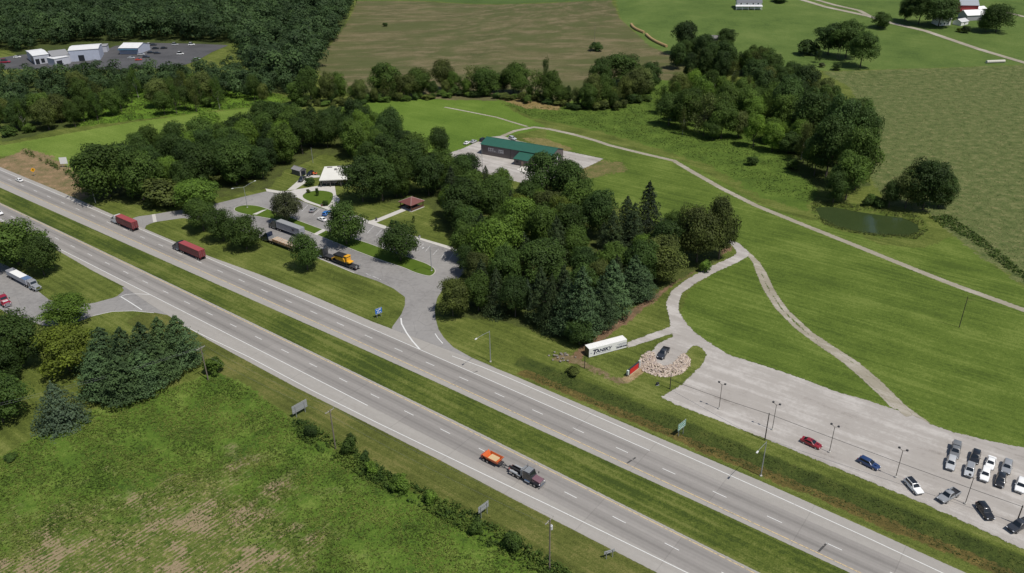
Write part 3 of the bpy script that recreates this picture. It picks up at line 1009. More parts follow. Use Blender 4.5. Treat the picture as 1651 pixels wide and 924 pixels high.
def loose_crown(seed, n=2600):
    g = np.random.default_rng(seed)
    V, T = [], []
    nb = 17
    for i in range(nb):
        z = .22 + .76 * i / nb + g.uniform(-.03, .03)
        th = g.uniform(0, 6.28)
        L = (.5 - .42 * abs(z - .5) ** 1.2 * 1.6) * g.uniform(.5, 1)
        c0 = np.array([math.cos(th) * L * .72, math.sin(th) * L * .72, z])
        m = n // nb
        C = c0 + g.normal(0, 1, (m, 3)) * np.array([.085, .085, .06])
        V.append(leaf_quads(C, g.normal(size=(m, 3)) + np.array([0, 0, .5]), .02, g))
        T.append(np.full(m, g.uniform(.1, .9)) * .6 + g.random(m) * .4)
    return quads_mesh('crown', np.concatenate(V), np.concatenate(T))

def pine_crown(seed, n=9500):
    g = np.random.default_rng(seed)
    V, T = [], []
    layers = 15
    for i in range(layers):
        f = i / (layers - 1)
        z = .12 + .86 * f
        Rr = .5 * min(1, (1 - f) ** .68 * 1.06) * (.78 + .22 * min(1, f * 5)) * g.uniform(.82, 1.1) + .05
        nb = int(9 - 4 * f)
        a0 = g.uniform(0, 6.28)
        for j in range(nb):
            th = a0 + 6.283 * j / nb + g.uniform(-.25, .25)
            L = Rr * g.uniform(.72, 1.1)
            m = int(n / layers / nb * (1.7 - 1.2 * f))
            u = g.random(m) ** .6
            side = g.normal(0, .16, m) * L * (.35 + u)
            x = math.cos(th) * L * u - math.sin(th) * side
            y = math.sin(th) * L * u + math.cos(th) * side
            zz = z + .035 * u - .05 * u ** 2 + g.normal(0, .011, m) + g.uniform(-.012, .012)
            C = np.stack([x, y, zz], 1)
            N = np.stack([.45 * np.cos(th) * u, .45 * np.sin(th) * u, np.ones(m)], 1) + g.normal(0, .36, (m, 3))
            V.append(leaf_quads(C, N, .0155, g))
            T.append(g.uniform(.0, .8) * .6 + u * .15 + g.random(m) * .25)
    return quads_mesh('crown', np.concatenate(V), np.concatenate(T))

def spruce_crown(seed, n=7000):
    g = np.random.default_rng(seed)
    V, T = [], []
    layers = 24
    for i in range(layers):
        f = i / (layers - 1)
        z = .05 + .94 * f
        Rr = .5 * (1 - f) ** .68 * g.uniform(.85, 1.08) + .012
        nb = int(14 - 8 * f)
        a0 = g.uniform(0, 6.28)
        for j in range(nb):
            th = a0 + 6.283 * j / nb + g.uniform(-.2, .2)
            L = Rr * g.uniform(.75, 1.12)
            m = max(4, int(n / layers / nb * (1.8 - 1.5 * f)))
            u = g.random(m) ** .55
            side = g.normal(0, .12, m) * L
            C = np.stack([math.cos(th) * L * u - math.sin(th) * side, math.sin(th) * L * u + math.cos(th) * side, z - .075 * u + g.normal(0, .01, m)], 1)
            N = np.stack([.9 * np.cos(th) * np.ones(m), .9 * np.sin(th) * np.ones(m), .8 * np.ones(m)], 1) + g.normal(0, .35, (m, 3))
            V.append(leaf_quads(C, N, .015, g))
            T.append(g.uniform(0, .7) * .6 + g.random(m) * .4)
    return quads_mesh('crown', np.concatenate(V), np.concatenate(T))

CROWNS = {
    'round': [broad_crown(81, lobes=30, zc=.545, rz_=.46, low=.09), broad_crown(82, lobes=26, zc=.54, rz_=.46, low=.08), broad_crown(83, lobes=34, zc=.55, rz_=.45, low=.09)],
    'broad': [broad_crown(11), broad_crown(12, lobes=34, zc=.51), broad_crown(13, lobes=24, zc=.53, rz_=.46), broad_crown(14, lobes=34), broad_crown(15, lobes=24, zc=.55, rz_=.44)],
    'oval': [broad_crown(21, lobes=28, zc=.54, rz_=.46, rxy=.46, low=.06), broad_crown(22, lobes=24, zc=.55, rz_=.45, rxy=.48, low=.05)],
    'cone': [broad_crown(31, lobes=30, zc=.47, rz_=.47, rxy=.47, shape=1.1, low=.05)],
    'loose': [loose_crown(41), loose_crown(42), loose_crown(43, 2000)],
    'pine': [pine_crown(51), pine_crown(52), pine_crown(53)],
    'spruce': [spruce_crown(61), spruce_crown(62)],
    'shrub': [broad_crown(71, n=2600, lobes=14, zc=.45, rz_=.5, leaf=.035, low=.02), broad_crown(72, n=2600, lobes=11, zc=.42, rz_=.52, leaf=.036, low=.02)],
}

def trunk_mesh(seed, kind):
    g = random.Random(seed)
    mb = MB()
    if kind in ('pine', 'spruce'):
        mb.cyl((0, 0, -.02), (0, 0, .55), .018, .011, 7)
        mb.cyl((0, 0, .55), (0, 0, .97), .011, .002, 6)
        for i in range(14):
            z = .12 + i * .055
            a = g.uniform(0, 6.28)
            L = .42 * (1 - z) ** .8
            mb.cyl((0, 0, z), (math.cos(a) * L, math.sin(a) * L, z + .02), .004, .001, 4, False)
    else:
        lean = (g.uniform(-.03, .03), g.uniform(-.03, .03))
        k = (lean[0], lean[1], .3)
        mb.cyl((0, 0, -.02), (lean[0] * .4, lean[1] * .4, .12), .026, .019, 8, False)
        mb.cyl((lean[0] * .4, lean[1] * .4, .12), k, .019, .016, 7, False)
        for i in range(6):
            a = i * 1.05 + g.uniform(-.3, .3)
            L = g.uniform(.18, .32)
            e = (k[0] + math.cos(a) * L, k[1] + math.sin(a) * L, .3 + g.uniform(.15, .42))
            m = tuple((p + q) / 2 + g.uniform(-.02, .02) for p, q in zip(k, e))
            mb.cyl(k, m, .011, .008, 5, False)
            mb.cyl(m, e, .008, .002, 5, False)
        mb.cyl(k, (k[0], k[1], .85), .014, .003, 6, False)
    me = bpy.data.meshes.new('trunk')
    me.from_pydata([tuple(p) for p in mb.v], [], mb.f)
    me.update()
    return me
TRUNKS = {k: [trunk_mesh(100 + i, k) for i in range(3)] for k in ('pine', 'broad')}
for k in CROWNS:
    for me in CROWNS[k]: me.materials.append(LM['mid'])
for k in TRUNKS:
    for me in TRUNKS[k]: me.materials.append(BARK)

NAMES = {'round': 'broadleaf_tree', 'broad': 'broadleaf_tree', 'oval': 'broadleaf_tree', 'cone': 'broadleaf_tree', 'loose': 'slender_tree', 'pine': 'pine_tree', 'spruce': 'spruce_tree', 'shrub': 'shrub'}
PLACED = []

def tree(kind, tone, loc, h, w, label, group=None, pale=False):
    nm = NAMES[kind]
    loc = Vector(loc)
    root = bpy.data.objects.new(nm, None)
    COL.objects.link(root)
    root.location = loc
    root.rotation_euler = (R.uniform(-.03, .03), R.uniform(-.03, .03), R.uniform(0, 6.28))
    root.empty_display_size = .5
    tag(root, label, 'shrub' if kind == 'shrub' else 'tree', group)
    c = bpy.data.objects.new('crown', R.choice(CROWNS[kind]))
    COL.objects.link(c)
    c.parent = root
    c.scale = (w * R.uniform(.94, 1.06), w * R.uniform(.94, 1.06), h)
    c.material_slots[0].link = 'OBJECT'
    c.material_slots[0].material = LM[tone]
    tk = bpy.data.objects.new('trunk', R.choice(TRUNKS['pine' if kind in ('pine', 'spruce') else 'broad']))
    COL.objects.link(tk)
    tk.parent = root
    q = (w + h) / 2 if kind != 'loose' else h * .6
    tk.scale = (q * .8, q * .8, h)
    if kind == 'shrub': tk.scale = (w * .35, w * .35, h * .8)
    if pale:
        tk.material_slots[0].link = 'OBJECT'
        tk.material_slots[0].material = PALEBARK
    PLACED.append((loc.x, loc.y, w / 2))
    return root

def tree_px(kind, tone, cx, top, base, wpx, label, group=None, pale=False):
    g = G(cx, base)
    # the crown's lower edge is what the photograph shows, so the stem stands a little behind it
    dist = math.sqrt(g.x ** 2 + g.y ** 2 + (CH - g.z) ** 2)
    w = wpx / CF * dist
    off = .26 * w if kind != 'shrub' else .2 * w
    hd = Vector((g.x, g.y, 0)).normalized()
    p = Vector((g.x + hd.x * off, g.y + hd.y * off, 0))
    p.z = float(hz(p.x, p.y))
    d = ray(cx, top)
    k = math.hypot(p.x, p.y) / math.hypot(d[0], d[1])
    h = CH + k * d[2] - p.z
    # crown tops bulge toward the eye
    h = max(h * 1.0, 1.0)
    return tree(kind, tone, p, h, w, label, group, pale)

T = tree_px
# --- trees standing by themselves or told apart by their look
GA = None
T('round', 'mid', 34, 350, 437, 92, 'big broadleaf tree over the parked grey truck in the lower left lot')
T('round', 'mid', 74, 376, 450, 54, 'smaller round tree on the roadside of the big tree by the grey truck')
T('broad', 'bright', 112, 474, 532, 72, 'fresh green bushy tree between the lower truck lot and its exit ramp')
T('oval', 'dark', 42, 494, 602, 84, 'tall dark green tree behind the red truck at the left edge')
T('broad', 'yellow', 118, 522, 612, 92, 'yellow green spreading tree between the dark tree and the row of pines')
T('broad', 'dark', 6, 540, 632, 70, 'dark tree cut by the left edge below the lower truck lot')
T('broad', 'dark', 10, 596, 692, 84, 'lowest dark tree at the left edge above the weedy field')
T('spruce', 'blue', 106, 607, 694, 84, 'blue grey spruce standing alone on the lower left lawn')
PG = 'pines along the lower left field edge'
for a in ((182, 522, 618, 74), (216, 524, 628, 72), (247, 514, 612, 72), (274, 508, 604, 66), (300, 506, 600, 68), (172, 562, 650, 74), (206, 566, 655, 70), (238, 560, 640, 68), (266, 548, 622, 62)):
    T('pine', 'pine', *a, 'dark pine packed into the grove above the weedy field', PG)
T('shrub', 'mid', 347, 572, 606, 34, 'dark green shrub beside the cross armed pole at the pine grove')
T('broad', 'mid', 180, 226, 326, 100, 'large round tree nearest the highway, left end of the rest area wood')
T('broad', 'mid', 234, 238, 330, 74, 'broad tree right of the large round one beside the highway exit')
T('shrub', 'olive', 268, 282, 337, 76, 'olive brown rounded thicket beside the rest area exit ramp')
T('oval', 'bright', 324, 284, 346, 78, 'bright green tree overhanging the rest area exit ramp')
T('round', 'mid', 330, 318, 378, 56, 'green tree at the left end of the strip between ramp and highway')
T('round', 'dark', 362, 334, 394, 54, 'dark tree in the strip just right of the ramp end tree')
T('round', 'mid', 399, 346, 408, 60, 'green tree hiding the cab of the lumber truck')
T('round', 'grey', 465, 305, 364, 50, 'grey green round tree on the island above the grey trailer')
T('round', 'dark', 497, 373, 441, 52, 'dark round tree on the strip between lumber load and yellow machine')
T('round', 'dark', 560, 323, 401, 66, 'dark round tree on the island beside the white parked car')
T('round', 'dark', 647, 358, 428, 70, 'dark round tree on the island end beside the empty stalls')
T('oval', 'dark', 708, 205, 258, 38, 'lone oval tree left of the green roofed building')
T('cone', 'mid', 808, 267, 322, 44, 'pointed tree in front of the gravel yard')
T('broad', 'dark', 881, 243, 322, 78, 'tall round tree hiding the right end of the green roofed building')
T('broad', 'dark', 752, 246, 300, 56, 'dark tree at the left corner of the gravel yard')
T('broad', 'bright', 802, 348, 448, 92, 'bright green tree at the head of the parking stalls')
T('oval', 'yellow', 905, 312, 384, 52, 'yellow green tree inside the wood below the gravel yard')
T('oval', 'yellow', 838, 312, 370, 44, 'yellowish young tree beneath the tall round yard tree')
T('broad', 'dark', 872, 388, 476, 96, 'very dark broad tree in the middle of the right wood')
T('pine', 'spruce', 1006, 316, 400, 46, 'dark spruce left of the tallest spruce at the back of the wood')
T('pine', 'spruce', 1042, 294, 402, 58, 'tallest dark spruce on the meadow side of the wood')
T('round', 'olive', 1122, 325, 432, 84, 'big olive green tree at the bend of the gravel drive')
T('round', 'olive', 1158, 312, 424, 58, 'olive tree at the right tip of the wood beside the drive bend')
T('broad', 'mid', 1086, 340, 392, 44, 'small round tree between the spruces and the big olive trees')
T('shrub', 'bright', 1136, 418, 440, 22, 'light green bush beneath the olive trees beside the drive')
T('broad', 'olive', 1062, 378, 462, 84, 'olive brown bushy tree above the red clay strip')
CFG = 'dark conifers standing out of the right wood'
for a in ((1018, 328, 412, 46), (984, 340, 428, 48), (872, 432, 528, 52), (906, 428, 520, 48), (776, 420, 500, 46)):
    T('pine', 'spruce', *a, 'dark pointed conifer standing out of the right wood', CFG)
PG2 = 'pines along the red clay strip'
for a in ((938, 432, 556, 74), (985, 420, 520, 74), (1020, 412, 492, 60), (968, 452, 535, 60), (1036, 428, 486, 50), (912, 452, 548, 60)):
    T('pine', 'pine', *a, 'blue green pine above the red clay strip', PG2)
T('broad', 'dark', 934, 512, 562, 48, 'round dark tree at the corner next to the white trailer')
T('shrub', 'bright', 950, 528, 556, 16, 'light green sapling at the wood corner beside the white trailer')
T('spruce', 'spruce', 800, 428, 514, 62, 'dark conifer beside the ramp at the lower edge of the right wood')
T('spruce', 'blue', 850, 447, 498, 30, 'small blue spruce in the gap of the right wood')
T('spruce', 'spruce', 886, 436, 540, 54, 'tall dark conifer left of the blue green pines')
T('oval', 'mid', 772, 438, 508, 52, 'mid green tree between ramp tree and dark conifer')
T('broad', 'olive', 731, 450, 517, 62, 'grey green tree leaning over the ramp at the wood corner')
T('broad', 'dark', 748, 288, 374, 82, 'huge dark tree at the upper end of the pavilion lawn')
T('oval', 'dark', 758, 330, 392, 62, 'dark tree shading the right side of the pavilion lawn')
T('broad', 'dark', 586, 252, 332, 70, 'dark tree hanging over the white flat roof')
T('oval', 'dark', 618, 250, 330, 66, 'dark tree between white flat roof and pavilion')
T('oval', 'dark', 640, 262, 322, 50, 'dark tree directly behind the pavilion')
T('shrub', 'dark', 500, 284, 301, 18, 'round dark shrub between shed drive and plaza')
BW = ('dark leafy tree behind the pavilion towards the gravel yard', 'trees between the pavilion and the gravel yard')
for a in ((660, 226, 316, 64), (692, 246, 321, 58), (672, 212, 286, 60), (628, 214, 288, 56), (716, 238, 308, 54), (602, 226, 292, 52), (648, 240, 322, 46)):
    T(R.choice(['broad', 'oval']), R.choice(['dark', 'dark', 'mid']), *a, *BW)
for a, lb in (((512, 301, 317, 6), 'slim little ornamental tree in the grass circle'), ((525, 322, 333, 11), 'low dark bush at the front of the grass circle'), ((497, 304, 312, 8), 'small reddish bush at the back of the grass circle')):
    T('shrub', 'olive' if 'red' in lb else 'dark', *a, lb)
T('loose', 'dark', 667, 348, 360, 7, 'young tree on the pavilion lawn nearest the pavilion')
T('loose', 'dark', 703, 362, 373, 7, 'young tree on the pavilion lawn nearest the stalls')
T('shrub', 'dark', 632, 354, 361, 6, 'dark little bush beside the pavilion path')
# right and top
T('broad', 'dark', 1486, 251, 345, 66, 'tallest dark tree of the clump behind the pond')
T('oval', 'olive', 1458, 266, 341, 50, 'tree at the left flank of the tallest pond tree')
T('broad', 'dark', 1512, 276, 338, 46, 'tree at the right flank of the tallest pond tree')
T('oval', 'dark', 1432, 290, 338, 34, 'lowest left tree of the clump behind the pond')
SCG = 'scrub along the edge of the pale field'
for a in ((1404, 312, 330, 24), (1418, 318, 336, 22), (1396, 318, 333, 16)):
    T('shrub', R.choice(['olive', 'dark', 'mid']), *a, 'low scrub bush on the edge between mown meadow and pale field', SCG)
T('broad', 'dark', 1334, 36, 92, 48, 'left tree of the meadow clump below the farm')
T('broad', 'dark', 1362, 31, 98, 52, 'tallest tree in the middle of the meadow clump below the farm')
T('broad', 'dark', 1386, 50, 112, 50, 'right tree of the meadow clump below the farm')
T('shrub', 'dark', 1300, 62, 90, 36, 'grey green thicket left of the meadow clump')
T('loose', 'dark', 1318, 80, 102, 12, 'leaning small tree on the meadow before the clump')
T('shrub', 'dark', 1349, 100, 114, 16, 'dark bush at the foot of the paired meadow poles')
T('shrub', 'grey', 1324, 100, 109, 12, 'tiny bush on the meadow below the clump')
T('broad', 'dark', 1102, 34, 92, 42, 'dark tree at the end of the hay bale row')
T('shrub', 'dark', 1124, 54, 96, 34, 'rounded low tree next to the hay bale row end')
T('broad', 'dark', 1171, 45, 74, 32, 'single dark tree on the meadow right of the old shed')
T('shrub', 'dark', 961, 67, 83, 24, 'lone round bush at the pole in the brown hay field')
T('shrub', 'dark', 621, 36, 43, 9, 'small dark bush in the upper hay field')
T('broad', 'dark', 1418, 19, 48, 34, 'round tree beside the farm drive below the farm trees')
T('oval', 'dark', 1458, -6, 36, 26, 'upright tree at the left end of the farm trees')
T('broad', 'dark', 1480, -18, 42, 40, 'tall spreading tree second in the farm row')
T('broad', 'dark', 1512, -6, 46, 50, 'spreading tree hiding the white farmhouse')
T('broad', 'dark', 1604, 4, 56, 46, 'large round tree right of the white farm roof')
T('oval', 'dark', 1588, 22, 54, 26, 'lower tree against the right farm roof')
T('shrub', 'dark', 1556, 40, 54, 13, 'dark bush in front of the white farm wall')
T('shrub', 'yellow', 1546, 44, 52, 10, 'light bush in front of the grey farm wall')
T('shrub', 'dark', 1256, -8, 5, 30, 'dark bush cut by the top edge by the farm lane')
T('loose', 'dark', 880, 92, 150, 15, 'tall thin tree rising above the creek trees')
T('broad', 'mid', 1000, 86, 142, 74, 'wide full tree on the hay field side of the creek')
T('broad', 'dark', 968, 92, 148, 36, 'dark crown left of the wide creek tree')
T('broad', 'dark', 1048, 98, 148, 40, 'dark tree right of the wide creek tree')
T('broad', 'mid', 625, 100, 160, 60, 'pointed full tree in the creek row below the hay field')
T('broad', 'mid', 785, 108, 158, 48, 'ragged tree in the middle of the creek row')
T('oval', 'mid', 732, 114, 152, 24, 'narrow green tree in the creek row')
T('broad', 'dark', 1270, 212, 250, 40, 'dark tree on the meadow edge of the creek wood')
T('shrub', 'dark', 1212, 250, 268, 20, 'dark bush in the tall weeds below the creek wood')

# --- woods made of trees nothing tells apart
def inpoly(p, poly):
    return sdf_poly(np.array([p]), poly)[0] > 0

CLEAR = [GP(q) for q in ([(612, 356), (634, 326), (650, 322), (700, 322), (728, 378), (690, 372)], [(590, 352), (650, 333), (690, 330), (712, 372), (748, 402), (680, 385), (620, 365)], [(440, 305), (465, 262), (560, 262), (545, 335)], [(150, 340), (300, 336), (430, 312), (520, 336), (740, 408), (752, 440), (700, 470), (640, 440), (300, 352)], PAD, [(930, 262), (1010, 300), (1090, 350), (1190, 360), (1190, 200)], [(810, 455), (860, 445), (880, 500), (830, 500)])]
FARV = []

def wood(px, n, hr, wr, kinds, label, group, gap=.62, lo=None, names=None):
    poly = GP(px)
    x0, x1, y0, y1 = bb(poly, 0)
    k = tries = 0
    while k < n and tries < 9000:
        tries += 1
        p = (R.uniform(x0, x1), R.uniform(y0, y1))
        if not inpoly(p, poly): continue
        if any(inpoly(p, c) for c in CLEAR): continue
        h = R.uniform(*hr)
        w = h * R.uniform(*wr)
        if any((p[0] - q[0]) ** 2 + (p[1] - q[1]) ** 2 < ((w / 2 + q[2]) * gap) ** 2 for q in PLACED): continue
        kd, tn = R.choice(kinds)
        hh, ww = (h, w)
        if kd in ('spruce', 'pine'): ww *= .72
        if kd == 'loose': ww *= .62
        if kd == 'shrub': hh = hh * .22 + 2.2; ww = ww * .45 + 2.5
        lb, gr = label, group
        if names and kd in names: lb, gr = names[kd]
        tree(kd, tn, (p[0], p[1], float(hz(*p))), hh, ww, lb, gr, pale=(kd == 'loose' and R.random() < .4))
        k += 1
    return k

D = [('broad', 'dark'), ('oval', 'dark'), ('broad', 'mid'), ('broad', 'dark'), ('broad', 'mid')]
na = wood([(215, 322), (300, 318), (380, 308), (436, 296), (462, 262), (520, 238), (560, 258), (660, 268), (650, 238), (600, 206), (520, 212), (430, 222), (330, 238), (250, 252), (190, 280)], 58, (14, 21), (.66, .88), D + [('oval', 'bright')],
     'dark leafy tree packed into the wood behind the rest area building', 'trees of the wood behind the rest area building', .56)
nb_ = wood([(655, 325), (700, 300), (740, 300), (850, 316), (930, 318), (1000, 392), (1085, 402), (1120, 420), (1060, 458), (1000, 500), (940, 545), (880, 535), (820, 508), (745, 500), (750, 440), (740, 408), (712, 378), (700, 345)], 52, (9, 20), (.64, .9), D + [('oval', 'mid'), ('pine', 'spruce'), ('pine', 'spruce'), ('broad', 'olive'), ('oval', 'bright')],
     'dark leafy tree packed into the wood between rest area and gravel drive', 'trees of the wood between rest area and gravel drive', .55, names={'pine': ('dark conifer packed among the leafy trees between rest area and gravel drive', 'conifers of the wood between rest area and gravel drive')})
CK = [('broad', 'mid'), ('oval', 'mid'), ('loose', 'olive'), ('broad', 'dark'), ('oval', 'olive'), ('shrub', 'mid'), ('loose', 'mid')]
CN = {'loose': ('thin loosely leaved tree in the creek row below the brown hay field', 'thin trees of the creek row below the brown hay field'), 'shrub': ('low green shrub under the creek row below the brown hay field', 'shrubs of the creek row below the brown hay field')}
CW = ('dark leafy tree in the creek wood between meadow and pale field', 'leafy trees of the creek wood beside the pale field')
for a in ((1300, 140, 238, 60), (1345, 150, 262, 70), (1330, 185, 292, 64), (1376, 200, 312, 62), (1362, 240, 328, 58), (1312, 215, 287, 40), (1388, 170, 262, 44), (1342, 268, 332, 38), (1262, 120, 205, 50), (1225, 108, 170, 46)):
    T(R.choice(['broad', 'oval', 'broad']), R.choice(['dark', 'dark', 'mid']), *a, *CW)
SW = ('small leafy tree in the bright swamp beside the creek wood', 'small trees of the swamp beside the creek wood')
for a in ((1078, 150, 206, 42), (1104, 142, 212, 46), (1134, 152, 223, 52), (1162, 162, 227, 46), (1190, 176, 226, 40), (1126, 122, 182, 40), (1092, 116, 172, 36), (1214, 182, 240, 36), (1242, 190, 234, 36), (1170, 132, 192, 44), (1204, 142, 202, 44), (1066, 138, 186, 32), (1148, 190, 228, 34)):
    T(R.choice(['broad', 'oval', 'loose', 'oval']), R.choice(['mid', 'olive', 'mid', 'bright']), *a, *SW)
def creek_base(x):
    return float(np.interp(x, [470, 560, 640, 720, 800, 880, 940, 1000, 1050], [172, 170, 162, 157, 157, 168, 178, 176, 160]))
for x in range(476, 1052, 13):
    yb = creek_base(x) + R.uniform(-9, 1)
    hh = R.uniform(24, 46) if R.random() < .75 else R.uniform(46, 58)
    kd, tn = R.choice([q for q in CK if q[0] != 'shrub'])
    lb = CN.get(kd, ('leafy tree in the creek row below the brown hay field', 'leafy trees of the creek row below the brown hay field'))
    T(kd, tn, x + R.uniform(-5, 5), yb - hh, yb, hh * R.uniform(.55, .95), *lb)
for x in range(480, 1045, 11):
    yb = creek_base(x) + R.uniform(-3, 3)
    T('shrub', R.choice(['dark', 'mid', 'olive']), x + R.uniform(-4, 4), yb - R.uniform(9, 19), yb, R.uniform(13, 26), *CN['shrub'])
nc = 0 and wood([(470, 150), (560, 150), (640, 146), (720, 142), (800, 142), (880, 146), (940, 142), (1070, 136), (1090, 150), (1000, 168), (960, 182), (880, 170), (800, 160), (700, 161), (560, 172), (480, 178)], 104, (7, 20), (.5, .85), CK + [('shrub', 'dark'), ('shrub', 'mid'), ('loose', 'dark')], 'leafy tree in the creek row below the brown hay field', 'leafy trees of the creek row below the brown hay field', .26, names=CN)
RK = D + [('oval', 'mid'), ('loose', 'olive'), ('shrub', 'mid'), ('oval', 'olive')]
RN = {'loose': ('thin loosely leaved tree in the creek wood between meadow and pale field', 'thin trees of the creek wood beside the pale field'), 'shrub': ('green shrub in the creek wood between meadow and pale field', 'shrubs of the creek wood beside the pale field')}
nd = wood([(1090, 100), (1180, 108), (1240, 100), (1300, 140), (1375, 205), (1402, 300), (1380, 322), (1330, 300), (1296, 280), (1270, 230), (1240, 180), (1180, 138), (1085, 128)], 62, (14, 22), (.62, .88), RK, 'dark leafy tree in the creek wood between meadow and pale field', 'leafy trees of the creek wood beside the pale field', .4, names=RN)
ne = wood([(1062, 205), (1075, 165), (1110, 140), (1200, 155), (1270, 205), (1318, 290), (1270, 275), (1215, 225), (1170, 215), (1110, 224)], 46, (11, 18), (.6, .85), [('oval', 'mid'), ('loose', 'mid'), ('oval', 'bright'), ('shrub', 'mid'), ('loose', 'olive')], 'small leafy tree in the bright swamp beside the creek wood', 'small trees of the swamp beside the creek wood', .45, names={'loose': ('thin bare stemmed tree in the bright swamp beside the creek wood', 'thin trees of the swamp'), 'shrub': ('green shrub in the bright swamp beside the creek wood', 'shrubs of the swamp')})
nf = wood([(0, 195), (110, 180), (140, 150), (250, 158), (420, 160), (470, 172), (400, 176), (250, 190), (130, 205), (90, 214), (0, 226)], 48, (12, 19), (.6, .9), CK, 'leafy tree at the edge of the left woods above the mown field', 'edge trees of the left woods above the mown field', .4, names={'loose': ('thin tree at the edge of the left woods above the mown field', 'thin edge trees of the left woods'), 'shrub': ('shrub at the edge of the left woods above the mown field', 'edge shrubs of the left woods')})
print('woods', na, nb_, nc, nd, ne, nf)

# --- far woods that read as one mass
def far_wood(name, polys, n, hr, wr, label, q=520, holes=()):
    g = np.random.default_rng(5)
    V, TT = [], []
    spots = []
    for px, cnt, hr in zip(polys, n, hr):
        poly = GP(px)
        x0, x1, y0, y1 = bb(poly, 0)
        k = tr_ = 0
        while k < cnt and tr_ < cnt * 60:
            tr_ += 1
            p = (R.uniform(x0, x1), R.uniform(y0, y1))
            if not inpoly(p, poly): continue
            if any(inpoly(p, h) for h in holes): continue
            h = R.uniform(*hr)
            w = h * R.uniform(*wr)
            if any((p[0] - s_[0]) ** 2 + (p[1] - s_[1]) ** 2 < ((w + s_[2]) * .2) ** 2 for s_ in spots): continue
            spots.append((p[0], p[1], w))
            z0 = float(hz(*p))
            lob = g.normal(size=(9, 3))
            lob /= np.linalg.norm(lob, axis=1, keepdims=True)
            lob[:, 2] = lob[:, 2] * .95
            lc = lob * np.array([w * .3, w * .3, h * .36]) + np.array([0, 0, h * .47])
            kk = g.integers(0, 9, q)
            d = g.normal(size=(q, 3))
            d /= np.linalg.norm(d, axis=1, keepdims=True)
            d[:, 2] = np.where(d[:, 2] < -.3, -d[:, 2], d[:, 2])
            C = lc[kk] + d * w * .24 * g.uniform(.8, 1.05, (q, 1))
            V.append(leaf_quads(C, d + lob[kk] * .6 + g.normal(0, .35, (q, 3)) + np.array([0, 0, .2]), w * .044, g) + np.array([p[0], p[1], z0]))
            base = R.uniform(0, 1) ** 1.3
            TT.append(np.clip(base * .6 + g.uniform(0, .25, 9)[kk] + g.random(q) * .2, 0, 1))
            k += 1
    me = quads_mesh(name, np.concatenate(V), np.concatenate(TT))
    o = link(name, me, LM['far'])
    print(name, len(spots), len(me.polygons))
    return tag(o, label, 'woodland', None, 'stuff')
LM['far'] = leaf_mat('leaf_far', (.029, .055, .024), .5)
FLH = [GP(FARLOT), GP([(-60, 84), (18, 80), (26, 86), (60, 78), (150, 70), (190, 68), (250, 66), (340, 68), (385, 72), (385, 90), (330, 112), (100, 118), (-60, 118)])]
far_wood('far_woodland', [[(-60, -3), (60, -3), (570, -3), (566, 8), (556, 40), (515, 95), (500, 140), (440, 138), (405, 118), (388, 84), (384, 69), (250, 65), (190, 67), (140, 69), (60, 76), (28, 84), (16, 79), (-60, 80)],
                           [(-60, 132), (100, 130), (200, 128), (320, 126), (400, 112), (450, 132), (490, 150), (420, 158), (260, 154), (150, 150), (120, 176), (-10, 195), (-60, 195)]], [1250, 230], [(14, 24), (8, 15)], (.62, 1.0),
         'continuous dark woodland filling the top left behind the grey roofed sheds', holes=FLH)

# --- weeds, brush and field cover nobody could count
def scatter(name, px, n, size, hgt, mat, label, per=6, sv=None, avoid=None, dens=None):
    g = np.random.default_rng(len(name) * 7 + n)
    if sv:
        s0, s1, v0, v1 = sv
        s_ = g.uniform(s0, s1, n); v_ = g.uniform(v0, v1, n)
        Pp = s_[:, None] * ru + v_[:, None] * rv
    else:
        poly = GP(px)
        x0, x1, y0, y1 = bb(poly, 0)
        Pp = np.stack([g.uniform(x0, x1, n * 3), g.uniform(y0, y1, n * 3)], 1)
        Pp = Pp[sdf_poly(Pp, poly) > 0][:n]
    # uneven: clumps of clumps
    f = np.sin(Pp[:, 0] * .31 + 1.3 * np.sin(Pp[:, 1] * .17)) + np.sin(Pp[:, 1] * .37 + 1.1 * np.sin(Pp[:, 0] * .23)) + np.sin(Pp[:, 0] * .83 + Pp[:, 1] * .71) * .7 + g.normal(0, .8, len(Pp))
    keep = f > -1.1 - 9 * (name == 'pale_field_cover')
    if dens is not None: keep &= g.random(len(Pp)) < dens(Pp)
    Pp, f = Pp[keep], f[keep]
    m = len(Pp)
    sz = g.uniform(.55, 1.4, m) * (1 + .25 * np.clip(f, 0, 2))
    k = np.repeat(np.arange(m), per)
    z0 = hz(Pp[:, 0], Pp[:, 1])
    off = g.normal(0, 1, (m * per, 3)) * np.array([.42, .42, 0]) * (size * 2 * sz[k])[:, None]
    hh = np.abs(g.normal(.5, .3, m * per)) * hgt * sz[k]
    C = np.stack([Pp[k, 0] + off[:, 0], Pp[k, 1] + off[:, 1], z0[k] + hh], 1)
    N = g.normal(0, .55, (m * per, 3)) + np.array([0, 0, .8])
    V = leaf_quads(C, N, size, g)
    V = V.reshape(-1, 4, 3)
    V = V.reshape(-1, 3)
    tint = np.clip(g.uniform(0, 1, m)[k] * .6 + g.random(m * per) * .4, 0, 1)
    me = quads_mesh(name, V, tint)
    return tag(link(name, me, mat), label, 'ground cover', None, 'stuff')

